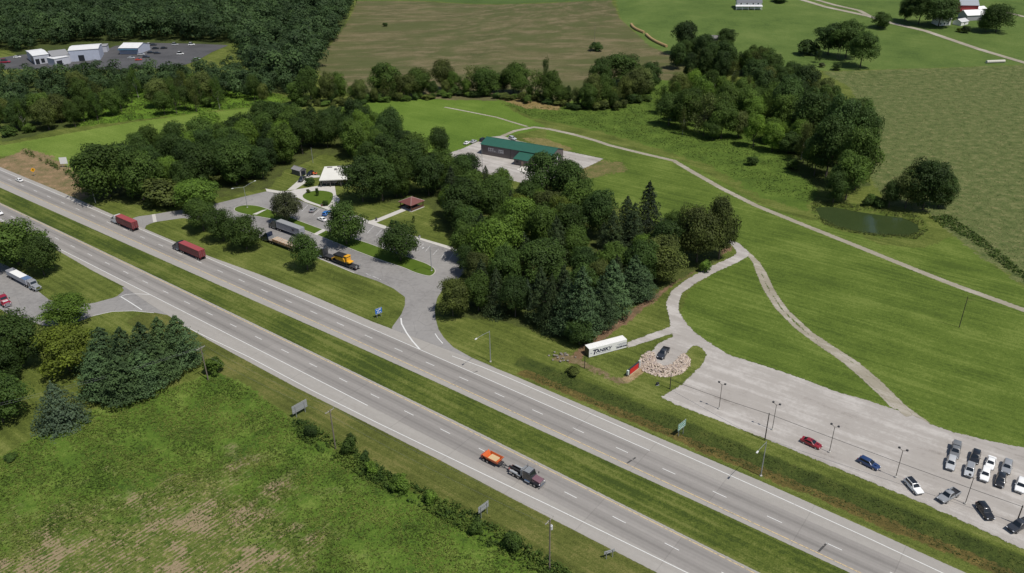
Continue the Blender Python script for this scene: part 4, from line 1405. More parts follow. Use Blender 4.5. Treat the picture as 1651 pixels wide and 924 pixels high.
STUB = np.array(GP([(0, 885), (100, 848), (210, 806), (330, 776), (400, 800), (460, 850), (480, 920), (460, 1000), (-200, 1100), (-200, 960)]))
scatter('field_weeds', [(-60, 765), (0, 737), (60, 705), (150, 662), (250, 634), (330, 608), (352, 602), (400, 627), (450, 662), (520, 718), (600, 762), (690, 804), (770, 843), (840, 888), (900, 932), (940, 980), (800, 1010), (-60, 1010)], 46000, .15, .26, LM['weed'],
        'bright leafy weeds covering the field in the lower left corner', 4, dens=lambda Q: np.clip(.75 - sdf_poly(Q, STUB) / 14, .1, .75))
scatter('field_edge_brush', [(470, 676), (500, 682), (570, 730), (640, 770), (730, 812), (800, 850), (870, 890), (930, 930), (900, 945), (830, 905), (760, 865), (690, 825), (610, 785), (540, 745), (480, 706)], 5200, .19, 1.0, LM['brush'],
        'dark brushy growth along the field edge beside the highway verge', 9)
scatter('ditch_brush', None, 3600, .11, .13, LM['olive'], 'brownish weeds in the ditch between highway and gravel lot', 5, sv=(-104, 50, 140.6, 147.6))
scatter('swamp_weeds', [(800, 165), (900, 175), (1000, 140), (1200, 135), (1290, 190), (1340, 285), (1300, 330), (1230, 310), (1150, 268), (1080, 242), (960, 208), (860, 190)], 16000, .2, .3, LM['swamp'], 'bright swamp weeds between the long gravel track and the creek trees', 3)
scatter('left_swamp_weeds', [(120, 150), (260, 140), (420, 145), (480, 160), (420, 172), (330, 180), (220, 194), (120, 205)], 9000, .26, .5, LM['swamp'], 'bright swamp weeds below the far parking lot', 3)
scatter('pale_field_cover', [(1340, 120), (1440, 114), (1600, 109), (1700, 106), (1760, 480), (1700, 480), (1640, 448), (1580, 408), (1535, 374), (1500, 342), (1430, 325), (1395, 260), (1405, 190), (1375, 140)], 16000, .15, .15, LM['straw'], 'straw coloured rough growth on the pale field at the right', 2)
scatter('pond_reeds', [(1308, 327), (1340, 324), (1400, 333), (1460, 341), (1488, 353), (1497, 372), (1478, 386), (1420, 382), (1370, 375), (1330, 363), (1310, 345)], 4000, .16, .5, LM['olive'], 'reedy growth around the pond rim', 5, dens=lambda Q: (sdf_poly(Q, POND) < -.8).astype(float))
scatter('meadow_edge_scrub', [(1496, 350), (1530, 345), (1570, 374), (1620, 412), (1660, 446), (1660, 458), (1610, 424), (1560, 384), (1520, 366)], 800, .26, .45, LM['mid'], 'low scrub between the mown meadow and the pale field', 5)
scatter('bank_hedge', [(38, 249), (60, 257), (100, 279), (136, 299), (139, 293), (100, 272), (60, 250), (40, 243)], 800, .24, 1.5, LM['mid'], 'dark ragged hedge along the top of the reddish bank', 9)
BIGLEAF = 'big leaved light green bush in the brush beside the highway verge'
T('shrub', 'bright', 647, 765, 795, 36, 'large big leaved light green bush at the field edge')
T('shrub', 'bright', 600, 742, 768, 24, 'smaller light green bush left of the big leaved one')
T('shrub', 'bright', 694, 790, 815, 22, 'light green bush between big leaved bush and the roadside sign back')
T('shrub', 'dark', 502, 684, 708, 22, 'dark bush below the left sign back')
T('shrub', 'mid', 567, 698, 736, 30, 'dark bush right of the field pole')
T('shrub', 'dark', 590, 726, 746, 18, 'dark bush between the field pole bush and the light green bushes')
T('shrub', 'mid', 770, 836, 864, 28, 'dark bush below the middle sign back')
T('shrub', 'mid', 826, 858, 892, 34, 'mid green bush in the brush left of the transformer pole')
T('shrub', 'dark', 18, 732, 744, 20, 'low dark bush at the left edge of the weedy field')
T('shrub', 'olive', 925, 592, 606, 26, 'olive scrub at the upper end of the ditch')

# ------------------------------------------------------------------ vehicles
def heading(p0, p1):
    a, c = G(*p0), G(*p1)
    return math.atan2(c.y - a.y, c.x - a.x)

def face_quad(a, b, c, d, u0, u1, v0, v1, off):
    a, b, c, d = (Vector(p) for p in (a, b, c, d))
    def q(u, v):
        return (a.lerp(b, u)).lerp(d.lerp(c, u), v)
    n = (b - a).cross(d - a).normalized() * off
    return [q(u0, v0) + n, q(u1, v0) + n, q(u1, v1) + n, q(u0, v1) + n]

SHAPES = {
    'sedan': dict(L=4.8, W=1.84, belt=.95, H=1.46, cab=(-1.95, 1.05), roof=(-1.05, .2), wr=.33, st=[(-2.4, .42, .80, .80), (-2.3, .30, .98, .93), (-1.7, .24, 1.0, 1), (0, .22, .96, 1), (1.0, .22, .94, 1), (1.5, .24, .88, .98), (2.2, .28, .76, .9), (2.4, .42, .62, .76)]),
    'wagon': dict(L=4.75, W=1.86, belt=1.0, H=1.58, cab=(-2.28, 1.05), roof=(-1.95, .2), wr=.34, st=[(-2.37, .46, .9, .86), (-2.3, .32, 1.02, .95), (-1.7, .24, 1.02, 1), (0, .22, 1.0, 1), (1.0, .22, .99, 1), (1.6, .24, .92, .97), (2.2, .28, .8, .9), (2.37, .42, .66, .78)]),
    'suv': dict(L=4.75, W=1.93, belt=1.06, H=1.74, cab=(-2.28, .98), roof=(-2.0, .3), wr=.38, st=[(-2.37, .5, .95, .87), (-2.3, .36, 1.06, .96), (0, .28, 1.06, 1), (1.0, .28, 1.05, 1), (1.9, .3, .99, .96), (2.25, .36, .89, .9), (2.37, .5, .72, .8)]),
    'pickup': dict(L=5.8, W=2.0, belt=1.12, H=1.9, cab=(-.8, 1.35), roof=(-.62, .62), wr=.40, st=[(-.86, .5, 1.12, .96), (-.8, .4, 1.12, 1), (1.2, .38, 1.12, 1), (2.2, .4, 1.07, .97), (2.75, .46, .98, .93), (2.9, .6, .8, .85)]),
}

def car(kind, col, cpx, fpx, label, group=None, roofcol=None, name=None, lift=.5, cap=False, scale=1.0, z=0.0, rz=None, loc=None):
    d = SHAPES[kind]
    if loc is None:
        g = G(*cpx, lift)                        # pixel of the body's middle height
        loc = (g.x, g.y, float(hz(g.x, g.y)) + z + .012)
    if rz is None:
        rz = heading(cpx, fpx)
    nm = {'sedan': 'parked_car', 'wagon': 'parked_car', 'suv': 'parked_car', 'pickup': 'pickup_truck'}[kind] if name is None else name
    root = thing(nm, label, 'pickup truck' if kind == 'pickup' else 'car', loc, rz, group)
    root.scale = (scale,) * 3
    P_ = paint(*col)
    hw = d['W'] / 2
    mb = MB()
    rings = []
    for x, zb, zt, k in d['st']:
        h = hw * k
        rings.append([(x, -h * .86, zb), (x, -h, zb + .16), (x, -h, zt - .2), (x, -h * .9, zt - .03), (x, -h * .55, zt), (x, h * .55, zt), (x, h * .9, zt - .03), (x, h, zt - .2), (x, h, zb + .16), (x, h * .86, zb)])
    mb.loft(rings)
    c0, c1 = d['cab']; r0, r1 = d['roof']; b, H = d['belt'] - .05, d['H']
    y0, y1 = hw * .9, hw * .72
    def rect(x0, x1, y, z, k=.08):
        return [(x0, -y + k, z), (x0 + k, -y, z), (x1 - k, -y, z), (x1, -y + k, z), (x1, y - k, z), (x1 - k, y, z), (x0 + k, y, z), (x0, y - k, z)]
    mb.loft([rect(c0, c1, y0, b), rect(r0, r1, y1, H - .07), rect(r0 + .1, r1 - .08, y1 - .12, H)])
    mb.build('body', P_, root, True)
    if roofcol is not None:
        m2 = MB(); m2.box(((r0 + r1) / 2, 0, H), (r1 - r0 - .12, y1 * 1.75, .05), .03)
        m2.build('roof_panel', paint(*roofcol), root)
    zt = H - .07
    def win(nm_, a, bb_, c, e, u0=.07, u1=.93, v0=.14, v1=.93):
        m = MB(); m.slab(face_quad(a, bb_, c, e, u0, u1, v0, v1, .014), .012); m.build(nm_, GLASS, root)
    win('windscreen', (c1, -y0, b), (c1, y0, b), (r1, y1, zt), (r1, -y1, zt))
    win('rear_window', (c0, y0, b), (c0, -y0, b), (r0, -y1, zt), (r0, y1, zt))
    win('side_window', (c0, -y0, b), (c1, -y0, b), (r1, -y1, zt), (r0, -y1, zt), .1, .9)
    win('side_window', (c1, y0, b), (c0, y0, b), (r0, y1, zt), (r1, y1, zt), .1, .9)
    if kind == 'pickup':
        m = MB()
        m.box((-1.85, 0, .78), (2.06, d['W'] * .94, .1))
        for sy in (-1, 1):
            m.box((-1.85, sy * (hw - .07), .82), (2.06, .13, .62), .03)
        m.box((-2.86, 0, .8), (.09, d['W'] * .95, .6), .02)
        m.build('cargo_bed', P_, root)
        if cap:
            m = MB(); m.loft([rect(-2.88, -.86, hw * .93, 1.12), rect(-2.8, -.9, hw * .78, 1.84), rect(-2.7, -1, hw * .68, 1.9)])
            m.build('bed_cap', P_, root, True)
        else:
            m = MB(); m.box((-1.86, 0, .835), (1.95, d['W'] * .8, .012)); m.build('bed_liner', BLACKM, root)
    wx = d['L'] * .3
    for sx in (wx, -wx * (1.0 if kind != 'pickup' else 1.05)):
        for sy in (-1, 1):
            w = MB(); w.cyl((sx, sy * (hw - .235), d['wr']), (sx, sy * (hw + .012), d['wr']), d['wr'], n=14)
            wo = w.build('wheel', RUBBER, root)
            r = MB(); r.cyl((sx, sy * (hw + .013), d['wr']), (sx, sy * (hw + .022), d['wr']), d['wr'] * .62, n=12)
            r.build('rim', ALLOY, wo)
    fx, fz, fk = d['st'][-1][0], d['st'][-2][2] - .13, d['st'][-2][3]
    rx, rz_ = (d['st'][0][0], d['belt'] - .14) if kind != 'pickup' else (-2.9, .95)
    for sy in (-1, 1):
        m = MB(); m.box((d['st'][-2][0] + .06, sy * hw * .7, fz), (.2, hw * .32, .13), .03); m.build('headlight', LAMPG, root)
        m = MB(); m.box((rx + .01, sy * hw * .72, rz_), (.1, hw * .26, .16)); m.build('tail_light', REDL, root)
        m = MB(); m.box((c1 - .42, sy * (hw + .08), b + .1), (.12, .18, .12), .03); m.build('mirror', P_, root)
    m = MB(); m.box((fx - .02, 0, fz - .12), (.06, hw * .9, .16)); m.build('grille', BLACKM, root)
    return root

C_ = dict(red=('red', (.22, .012, .018)), blue=('blue', (.018, .04, .12)), white=('white', (.78, .78, .77)), black=('black', (.012, .013, .015)), silver=('silver', (.42, .43, .44)), grey=('grey', (.15, .155, .16)), dark=('dark', (.03, .033, .04)), bright=('bright_blue', (.02, .14, .42)), steel=('steel', (.24, .25, .265)))
LOTG = 'cars on the gravel lot'
car('sedan', C_['red'], (1308, 714.5), (1327, 723), 'dark red sedan parked alone near the ditch side of the gravel lot', LOTG)
car('wagon', C_['blue'], (1401, 747.5), (1420, 757), 'dark blue wagon parked between two lamp posts on the gravel lot', LOTG)
car('suv', C_['white'], (1473, 785), (1486, 799), 'white SUV with a black roof parked near the ditch', LOTG, roofcol=C_['black'])
car('pickup', C_['steel'], (1529, 800), (1510, 811), 'grey pickup with an open dark bed beside the lamp post', LOTG)
car('suv', C_['black'], (1588, 825), (1601, 843), 'black SUV parked at an angle by the ditch edge', LOTG)
car('pickup', C_['dark'], (1643, 848), (1622, 858), 'black pickup cut by the right edge next to the dark pole', LOTG)
RW = ((1541, 720), (1534, 750))
car('pickup', C_['grey'], (1540, 728), (1535.5, 747), 'grey pickup with bed cap, first in the back row of the block', LOTG, cap=True)
car('suv', C_['silver'], (1533, 748), (1529, 765), 'silver SUV in front of the capped grey pickup', LOTG)
car('suv', C_['black'], (1572, 738), (1567, 756), 'black SUV in the back row behind the pale pickup', LOTG)
car('suv', C_['silver'], (1563, 759), (1558.5, 776), 'pale silver car in front of the black back row SUV', LOTG, roofcol=C_['steel'])
car('sedan', C_['white'], (1597, 747), (1592, 764), 'white sedan in the back row, behind the white SUV', LOTG)
car('suv', C_['white'], (1588, 766), (1583.5, 783), 'white SUV in front of the white sedan', LOTG)
car('suv', C_['steel'], (1623, 754), (1618, 772), 'grey crossover in the back row behind the small black car', LOTG)
car('wagon', C_['black'], (1613, 775), (1609, 792), 'small black car in front of the grey crossover', LOTG)
car('suv', C_['white'], (1645, 784), (1640, 802), 'white SUV cut by the right edge beside the parked block', LOTG)
car('pickup', C_['dark'], (1069.5, 570), (1062, 581), 'black pickup displayed on the gravel pad inside the rock ring')
car('sedan', C_['steel'], (505, 338.5), (511, 333.5), 'grey sedan parked nose in at the rest area stalls', 'cars at the rest area')
car('wagon', C_['bright'], (526, 344), (531, 339.5), 'bright blue car parked at the rest area stalls', 'cars at the rest area')
car('sedan', C_['white'], (519, 353.5), (512, 350.5), 'white sedan standing in the lane at the rest area stalls', 'cars at the rest area')
car('pickup', C_['dark'], (487, 289.5), (481, 295), 'dark pickup on the concrete drive below the grey shed', 'cars at the rest area')
car('suv', C_['black'], (500, 280.8), (495, 284), 'black car between grey shed and white flat roofed building', 'cars at the rest area')
car('sedan', C_['white'], (753, 230.5), (760, 226.5), 'white car at the left edge of the gravel yard', 'cars at the green roofed building')
car('sedan', C_['silver'], (763.5, 228.3), (770, 225), 'silver car between white car and dark van on the gravel yard', 'cars at the green roofed building')
car('suv', C_['black'], (779, 225.5), (789, 221), 'black van at the far left corner of the green roofed building', 'cars at the green roofed building')
car('suv', C_['silver'], (826.5, 223.5), (832, 225.5), 'silver SUV behind the green roofed building', 'cars at the green roofed building')
def on_road(s, lat, basev): return (*RP(s, lat, basev), .024)
sw = SV(36, 291)
car('sedan', C_['white'], None, None, 'white car driving away on the far carriageway at the left', name='car', loc=on_road(sw[0], 1.8, FB), rz=RA + math.pi)
sw = SV(-2, 346)
car('suv', C_['white'], None, None, 'white car half out of frame on the near carriageway', name='car', loc=on_road(sw[0], -1.85, NB), rz=RA)

# ---- semi trucks
def prof_loft(mb, prof, hw, bev=.12):
    cx = sum(p[0] for p in prof) / len(prof); cz = sum(p[1] for p in prof) / len(prof)
    def rg(y, k): return [(cx + (p[0] - cx) * k, y, cz + (p[1] - cz) * k) for p in prof]
    mb.loft([rg(-hw, .965), rg(-hw + bev, 1.0), rg(hw - bev, 1.0), rg(hw, .965)])

def wheel(parent, x, y, r=.5, w=.3, name='wheel', rim=ALLOY):
    s = 1 if y > 0 else -1
    m = MB(); m.cyl((x, y - s * w, r), (x, y, r), r, n=16)
    o = m.build(name, RUBBER, parent)
    m = MB(); m.cyl((x, y + s * .002, r), (x, y + s * .012, r), r * .55, n=12)
    m.build('rim', rim, o)

def tractor(root, col, style='aero', grille=CHROME, tank=CHROME):
    P_ = paint(*col)
    m = MB(); m.box((2.2, 0, .78), (7.0, .9, .3)); m.build('chassis', BLACKM, root)
    m = MB()
    if style == 'aero':
        prof_loft(m, [(1.55, .75), (5.0, .6), (6.1, .45), (6.2, 1.1), (6.05, 1.55), (5.3, 1.85), (4.35, 2.05), (3.75, 2.95), (3.2, 3.3), (2.2, 3.85), (1.55, 3.9)], 1.2)
        wsq = ((4.36, -1.06, 2.06), (4.36, 1.06, 2.06), (3.76, 1.02, 2.94), (3.76, -1.02, 2.94))
        sidew = (3.1, 4.2, 2.0, 2.75)
    else:
        prof_loft(m, [(1.7, .8), (3.9, .8), (4.0, 1.75), (3.8, 2.0), (3.5, 2.85), (3.3, 2.95), (1.8, 2.98), (1.7, 2.9)], 1.1)
        wsq = ((3.83, -1.0, 1.98), (3.83, 1.0, 1.98), (3.53, .97, 2.82), (3.53, -.97, 2.82))
        sidew = (2.6, 3.5, 1.95, 2.7)
    m.build('cab', P_, root, True)
    if style != 'aero':
        m = MB(); prof_loft(m, [(3.95, .8), (6.1, .8), (6.15, 1.55), (5.9, 1.68), (4.0, 1.85)], .85)
        m.build('hood', P_, root, True)
        for sy in (-1, 1):
            m = MB(); m.cyl((4.0, sy * 1.15, 1.2), (5.9, sy * 1.15, 1.2), .12, n=8); m.box((5.35, sy * 1.05, 1.12), (1.3, .5, .12), .05)
            m.build('fender', P_, root)
    m = MB(); m.slab([Vector(p) + Vector((.02, 0, .02)) for p in face_quad(*wsq, .04, .96, .08, .92, .012)], .01); m.build('windscreen', GLASS, root)
    hw = 1.2 if style == 'aero' else 1.1
    for sy in (-1, 1):
        x0, x1, z0, z1 = sidew
        m = MB(); m.box(((x0 + x1) / 2, sy * (hw + .004), (z0 + z1) / 2), (x1 - x0, .02, z1 - z0)); m.build('side_window', GLASS, root)
        m = MB(); m.cyl((2.3, sy * 1.02, .72), (3.7, sy * 1.02, .72), .32, n=12); m.build('fuel_tank', tank, root)
        m = MB(); m.box((4.3, sy * 1.42, 2.15), (.15, .2, .6), .04); m.box((4.3, sy * 1.28, 2.2), (.05, .3, .05)); m.build('mirror', BLACKM, root)
        m = MB(); m.box((6.13 if style == 'aero' else 6.1, sy * .88, 1.12), (.12, .34, .22), .04); m.build('headlight', LAMPG, root)
        wheel(root, 4.95, sy * 1.2, .5, .3)
        wheel(root, .5, sy * 1.22, .5, .55)
        wheel(root, -.85, sy * 1.22, .5, .55)
        m = MB(); m.box((-.18, sy * .96, 1.09), (2.5, .5, .05), .02); m.build('mudguard', BLACKM if style == 'aero' else pm('grey_guard', (.25, .26, .27)), root)
    m = MB(); m.box((6.2, 0, 1.15), (.08, 1.2, .85), .03); m.build('grille', grille, root)
    m = MB(); m.box((6.28, 0, .58), (.2, 2.3, .32), .05); m.build('bumper', grille, root)
    if style != 'aero':
        for sy in (-1, 1):
            m = MB(); m.cyl((1.62, sy * .95, .9), (1.62, sy * .95, 3.5), .085, n=10); m.build('exhaust_stack', CHROME, root)
    m = MB(); m.box((0, 0, 1.06), (1.3, .9, .12), .03); m.build('fifth_wheel', BLACKM, root)

def ribbed(name, c0, bandcol=None):
    m, t, b = newmat(name)
    P = t.new('ShaderNodeTexCoord').outputs['Object']
    w = t.new('ShaderNodeTexWave', wave_type='BANDS', bands_direction='X', wave_profile='SIN')
    t.put(w.inputs['Vector'], P)
    w.inputs['Scale'].default_value = 1.1
    n = t.noise(P, .9, 4, .6)
    t.put(b.inputs['Base Color'], t.scale(tuple(c0), t.m('MULTIPLY_ADD', n, .4, .8)))
    b.inputs['Roughness'].default_value = .5
    bn = t.new('ShaderNodeBump')
    bn.inputs['Strength'].default_value = .5
    bn.inputs['Distance'].default_value = .05
    t.put(bn.inputs['Height'], w.outputs['Fac'])
    t.put(b.inputs['Normal'], bn.outputs[0])
    return m

REDBOX = ribbed('red_container', (.17, .03, .034))
GREYBOX = ribbed('grey_trailer', (.30, .31, .34))
GREYTOP = pm('grey_roof', (.26, .27, .275), rough=.6, var=.1)

def trailer_base(root, rear, z=1.15, lo=False):
    m = MB()
    for sy in (-1, 1): m.box(((rear + 1) / 2, sy * .5, z - .1), (1 - rear, .14, .22))
    for i in range(10): m.box((rear + .5 + i * (0.5 - rear) / 10, 0, z - .1), (.1, 2.3, .12))
    m.build('trailer_frame', DARKST, root)
    for k in (rear + 1.0, rear + 2.35):
        for sy in (-1, 1): wheel(root, k, sy * 1.22, .5, .55, 'trailer_wheel')
    for sy in (-1, 1):
        m = MB(); m.box((-1.9, sy * .8, .6), (.12, .12, .9)); m.box((-1.9, sy * .8, .1), (.3, .3, .05)); m.build('landing_leg', DARKST, root)
        m = MB(); m.box((rear - .03, sy * 1.0, .95), (.06, .3, .12)); m.build('tail_light', REDL, root)
        m = MB(); m.box((rear + .3, sy * .95, .6), (.03, .6, .6)); m.build('mud_flap', RUBBER, root)

def container(root, mat, rear, h=2.7, z=1.2, hw=1.24, doormat=None, topmat=None):
    m = MB(); m.box(((rear + 1.05) / 2, 0, z + h / 2), (1.05 - rear, hw * 2, h), .03)
    for sy in (-1, 1):
        for zz in (z + .08, z + h - .07): m.box(((rear + 1.05) / 2, sy * (hw + .012), zz), (1.05 - rear, .05, .14))
        for xx in (rear + .08, .97): m.box((xx, sy * (hw + .014), z + h / 2), (.16, .05, h - .3))
    o = m.build('trailer_body', mat, root)
    m = MB()
    m.box((rear - .02, -hw / 2, z + h / 2), (.04, hw - .06, h - .25))
    m.box((rear - .02, hw / 2, z + h / 2), (.04, hw - .06, h - .25))
    d = m.build('rear_door', doormat or mat, root)
    for sy in (-.85, -.35, .35, .85):
        q = MB(); q.cyl((rear - .07, sy * hw, z + .15), (rear - .07, sy * hw, z + h - .15), .025, n=6); q.build('lock_bar', GALV, d)
    if topmat:
        q = MB(); q.box(((rear + 1.05) / 2, 0, z + h + .012), (1.0 - rear, hw * 1.95, .024)); q.build('roof_sheet', topmat, root)
    return o

def semi(label, loc, rz, col, style='aero', nm='semi_truck', cat='truck', grp=None, grille=CHROME):
    root = thing(nm, label, cat, loc, rz, grp)
    tractor(root, col, style, grille)
    return root

CABBLUE = ('cab_blue', (.007, .017, .05))
sa = SV(222, 369)[0]; sb = SV(176, 357)[0]
REDTOP = pm('red_roof_sheet', (.29, .055, .06), rough=.6, var=.1)
for label, p0, p1, col in (('semi truck with white cab hauling a red container on the far carriageway', (178, 358), (222, 372), C_['white']), ('semi truck with dark blue cab hauling a red container on the far carriageway', (281, 400), (334, 417), CABBLUE)):
    s0, s1 = SV(*p0)[0], SV(*p1)[0]
    # origin is the kingpin: nose at +6.4, tail at rear
    nose = min(s0, s1)
    L = abs(s1 - s0)
    rear = -(L - 6.4)
    rear = max(min(rear, -10.4), -11.8)
    r = semi(label, on_road(nose + 6.4, 1.9, FB), RA + math.pi, col, grp='semi trucks with red containers')
    container(r, REDBOX, rear, topmat=REDTOP)
    trailer_base(r, rear)

LA = heading((571, 440.5), (421, 384))          # truck lane, trucks face left
ln = Vector((math.cos(LA), math.sin(LA), 0)); lside = Vector((-ln.y, ln.x, 0))
# grey box trailer
g0 = (G(440, 368) + G(484, 386)) / 2
r = semi('semi truck with a long grey box trailer beside the island', (0, 0, .02), LA, ('cab_green', (.012, .03, .022)), grp='trucks in the rest area lane')
rear = -12.4
mid = G(484, 385.5)                              # near bottom rear corner
r.location = Vector((mid.x, mid.y, .02)) + ln * 12.4 - lside * 1.3
container(r, GREYBOX, rear, 2.75, topmat=GREYTOP)
trailer_base(r, rear)
m = MB()
for i in range(7): m.box((-8.1 - .2 * i + R.uniform(-.06, .06), 1.3, 2.65 + R.uniform(-.25, .25)), (.16, .012, R.uniform(.5, 1.0)))
m.build('side_emblem', pm('emblem_dark', (.05, .05, .07)), r)
# flatbed with lumber
mid = G(473, 407.5)
r = semi('flatbed semi truck with dark blue cab under the lumber load', (0, 0, .02), LA, CABBLUE, grp='trucks in the rest area lane')
r.location = Vector((mid.x, mid.y, .02)) + ln * 12.6 - lside * 1.3
m = MB(); m.box((-5.7, 0, 1.32), (13.6, 2.5, .16), .03); m.build('flatbed_deck', pm('deck_planks', (.2, .16, .12), rough=.9), r)
m = MB(); m.box((1.15, 0, 1.95), (.08, 2.4, 1.1)); m.build('headboard', GALV, r)
trailer_base(r, -12.5)
lum, t, b = newmat('sawn_lumber')
PO = t.new('ShaderNodeTexCoord').outputs['Object']
wv = t.new('ShaderNodeTexWave', wave_type='BANDS', bands_direction='Y')
t.put(wv.inputs['Vector'], PO); wv.inputs['Scale'].default_value = 1.6; wv.inputs['Distortion'].default_value = .6
t.put(b.inputs['Base Color'], t.scale(t.mix(wv.outputs['Fac'], (.34, .27, .2), (.5, .43, .34)), t.m('MULTIPLY_ADD', t.noise(t.mapv(PO, (.3, 4, 4)), 1.5, 4), .6, .7)))
b.inputs['Roughness'].default_value = .85
lorange = pm('fresh_timber', (.50, .27, .12), rough=.8, var=.3, sc=2)
lr = thing('lumber_load', 'strapped load of pale sawn boards lying on the flatbed truck', 'lumber', r.location + Vector((0, 0, 1.42)), LA)
for k, (xa, xb) in enumerate(((-12.2, -8.6), (-8.5, -4.8), (-4.7, -.9))):
    m = MB()
    for j in range(5): m.box(((xa + xb) / 2, -.98 + j * .49, .5 + R.uniform(-.03, .03)), (xb - xa - R.uniform(0, .12), .47, 1.0), .02)
    m.build('board_bundle', lum, lr)
    for sy in (-1, 1):
        m = MB(); m.box(((xa + xb) / 2, sy * 1.255, .78), (xb - xa - .4, .06, .3)); m.box(((xa + xb) / 2, sy * 1.255, .22), (xb - xa - .2, .06, .22)); m.build('side_timber', lorange, lr)
for xx in (-11, -9.4, -7.4, -5.6, -3.6, -1.8):
    m = MB(); m.box((xx, 0, 1.045), (.09, 2.56, .02)); m.build('strap', pm('strap_orange', (.5, .2, .06)), lr)
# lowboy with the yellow machine
mid = G(573, 437.5)
r = semi('lowboy semi truck carrying the yellow machine, cab behind a tree', (0, 0, .02), LA, C_['dark'], grp='trucks in the rest area lane')
r.location = Vector((mid.x, mid.y, .02)) + ln * 14.6 - lside * 1.3
m = MB(); m.box((-8.0, 0, .86), (9.4, 2.6, .22), .03); m.box((-.7, 0, 1.4), (3.6, 2.2, .25), .03); m.box((-2.9, 0, 1.12), (1.0, 2.2, .7)); m.box((-13.6, 0, .98), (2.2, 2.5, .16), .02)
m.build('lowboy_deck', DARKST, r)
for k in (-11.9, -13.0):
    for sy in (-1, 1): wheel(r, k, sy * 1.26, .42, .5, 'trailer_wheel')
for sy in (-1, 1):
    m = MB(); m.box((-14.75, sy * .8, 1.35), (.16, .7, .9), .02); m.build('loading_ramp', GALV, r)
    m = MB(); m.box((-14.7, sy * 1.15, 1.0), (.05, .25, .12)); m.build('tail_light', REDL, r)
YEL = pm('machine_yellow', (.66, .33, .02), rough=.4, coat=.3, var=.12, sc=1.5)
ym = thing('tracked_machine', 'yellow tracked machine with black top strapped on the lowboy', 'machine', r.location + ln * -7.9 + Vector((0, 0, .98)), LA)
for sy in (-1, 1):
    m = MB(); prof_loft(m, [(-2.7, .35), (-2.3, .02), (2.3, .02), (2.8, .4), (2.5, .9), (-2.4, .9)], .28, .03)
    o = m.build('crawler_track', RUBBER, ym); o.location = (0, sy * 1.02, 0)
m = MB(); prof_loft(m, [(-1.6, .8), (2.6, .75), (3.6, 1.3), (3.5, 1.9), (2.2, 2.35), (-.9, 2.3), (-1.4, 1.6)], 1.22, .08); m.build('machine_body', YEL, ym)
m = MB(); prof_loft(m, [(-.9, 2.42), (3.3, 2.05), (4.1, 2.35), (3.8, 2.7), (-.7, 2.78)], 1.27, .05); m.build('black_hopper', BLACKM, ym)
m = MB(); m.box((-1.75, -.1, 2.0), (1.3, 2.0, 1.0), .1); m.box((-1.8, -.1, 2.95), (1.5, 2.2, .16), .08)
o = m.build('operator_cab', YEL, ym)
m = MB(); m.box((-1.75, -.1, 2.55), (1.2, 1.9, .5), .05); m.build('window', GLASS, o)
m = MB(); m.box((-2.9, .2, 1.15), (1.3, 1.9, .7), .15); m.cyl((-3.6, -.8, 1.1), (-3.6, 1.1, 1.1), .3, n=12); m.build('engine_cover', YEL, ym)
m = MB(); m.cyl((-2.2, .7, 1.4), (-2.2, .7, 2.6), .07, n=8); m.build('exhaust_pipe', DARKST, ym)
m = MB()
for sy in (-1, 1): m.cyl((3.4, sy * .9, 1.5), (4.9, sy * .7, .5), .09, n=6)
m.box((5.0, 0, .45), (.5, 2.4, .5), .1); m.build('front_attachment', YEL, ym)

# black truck and orange trailer on the near carriageway
s0 = SV(880, 783)[0]
BT = ('gloss_black', (.02, .02, .024))
r = semi('black long nosed truck with grey wheel covers on the near carriageway', on_road(s0 - 6.6, -1.75, NB), RA, BT, 'long', grille=CHROME)
HOODM = paint('plum', (.16, .085, .10))
for ch in r.children:
    if ch.name.startswith('hood'):
        ch.data.materials[0] = HOODM
    if ch.name.startswith('mudguard'):
        ch.data.materials[0] = pm('grey_guard', (.25, .26, .27))
m = MB(); m.box((1.2, 0, 2.1), (.5, 2.1, 1.4), .08); m.box((2.6, 0, 3.03), (1.5, 1.9, .1), .05); m.build('cab_roof', pm('grey_cab_roof', (.2, .21, .22), rough=.4), r)
m = MB(); m.box((-1.2, 0, 1.28), (3.4, .5, .3), .04)
for sy in (-1, 1): m.box((-.5, sy * .42, 1.5), (3.6, .12, .5), .03)
m.build('rear_deck', BLACKM, r)
for sy in (-1, 1):
    m = MB(); m.cyl((-1.9, sy * .98, 1.28), (.1, sy * .98, 1.28), .27, n=12); m.build('air_tank', pm('grey_tank', (.33, .34, .35), rough=.35), r)
m = MB(); m.box((-2.4, 0, 1.0), (.5, 1.5, .5), .06); m.build('rear_coupling', pm('dull_red', (.24, .09, .08)), r)
ORG = pm('machine_orange', (.52, .10, .018), rough=.42, coat=.3, var=.15, sc=1.5)
ot = thing('hopper_trailer', 'orange open hopper trailer with a tan load behind the black truck', 'trailer', on_road(s0 - 6.6 - 7.3, -1.75, NB), RA)
m = MB()
m.box((0, 0, .75), (4.6, 1.6, .25), .04)
m.build('trailer_frame', DARKST, ot)
m = MB()
for sy in (-1, 1):
    q = [(-1.7, sy * .95, .9), (1.5, sy * .95, .9), (2.0, sy * 1.22, 1.75), (-2.0, sy * 1.22, 1.75)]
    if sy < 0: m.slab(q, .09)
    else: m.slab(q[::-1], .09)
m.slab([(1.5, -.95, .9), (1.5, .95, .9), (2.0, 1.22, 1.9), (2.0, -1.22, 1.9)], .09)
m.slab([(-1.7, .95, .9), (-1.7, -.95, .9), (-2.5, -1.22, 1.9), (-2.5, 1.22, 1.9)], .09)
m.box((-.1, 0, .92), (3.3, 1.95, .08))
m.build('hopper', ORG, ot)
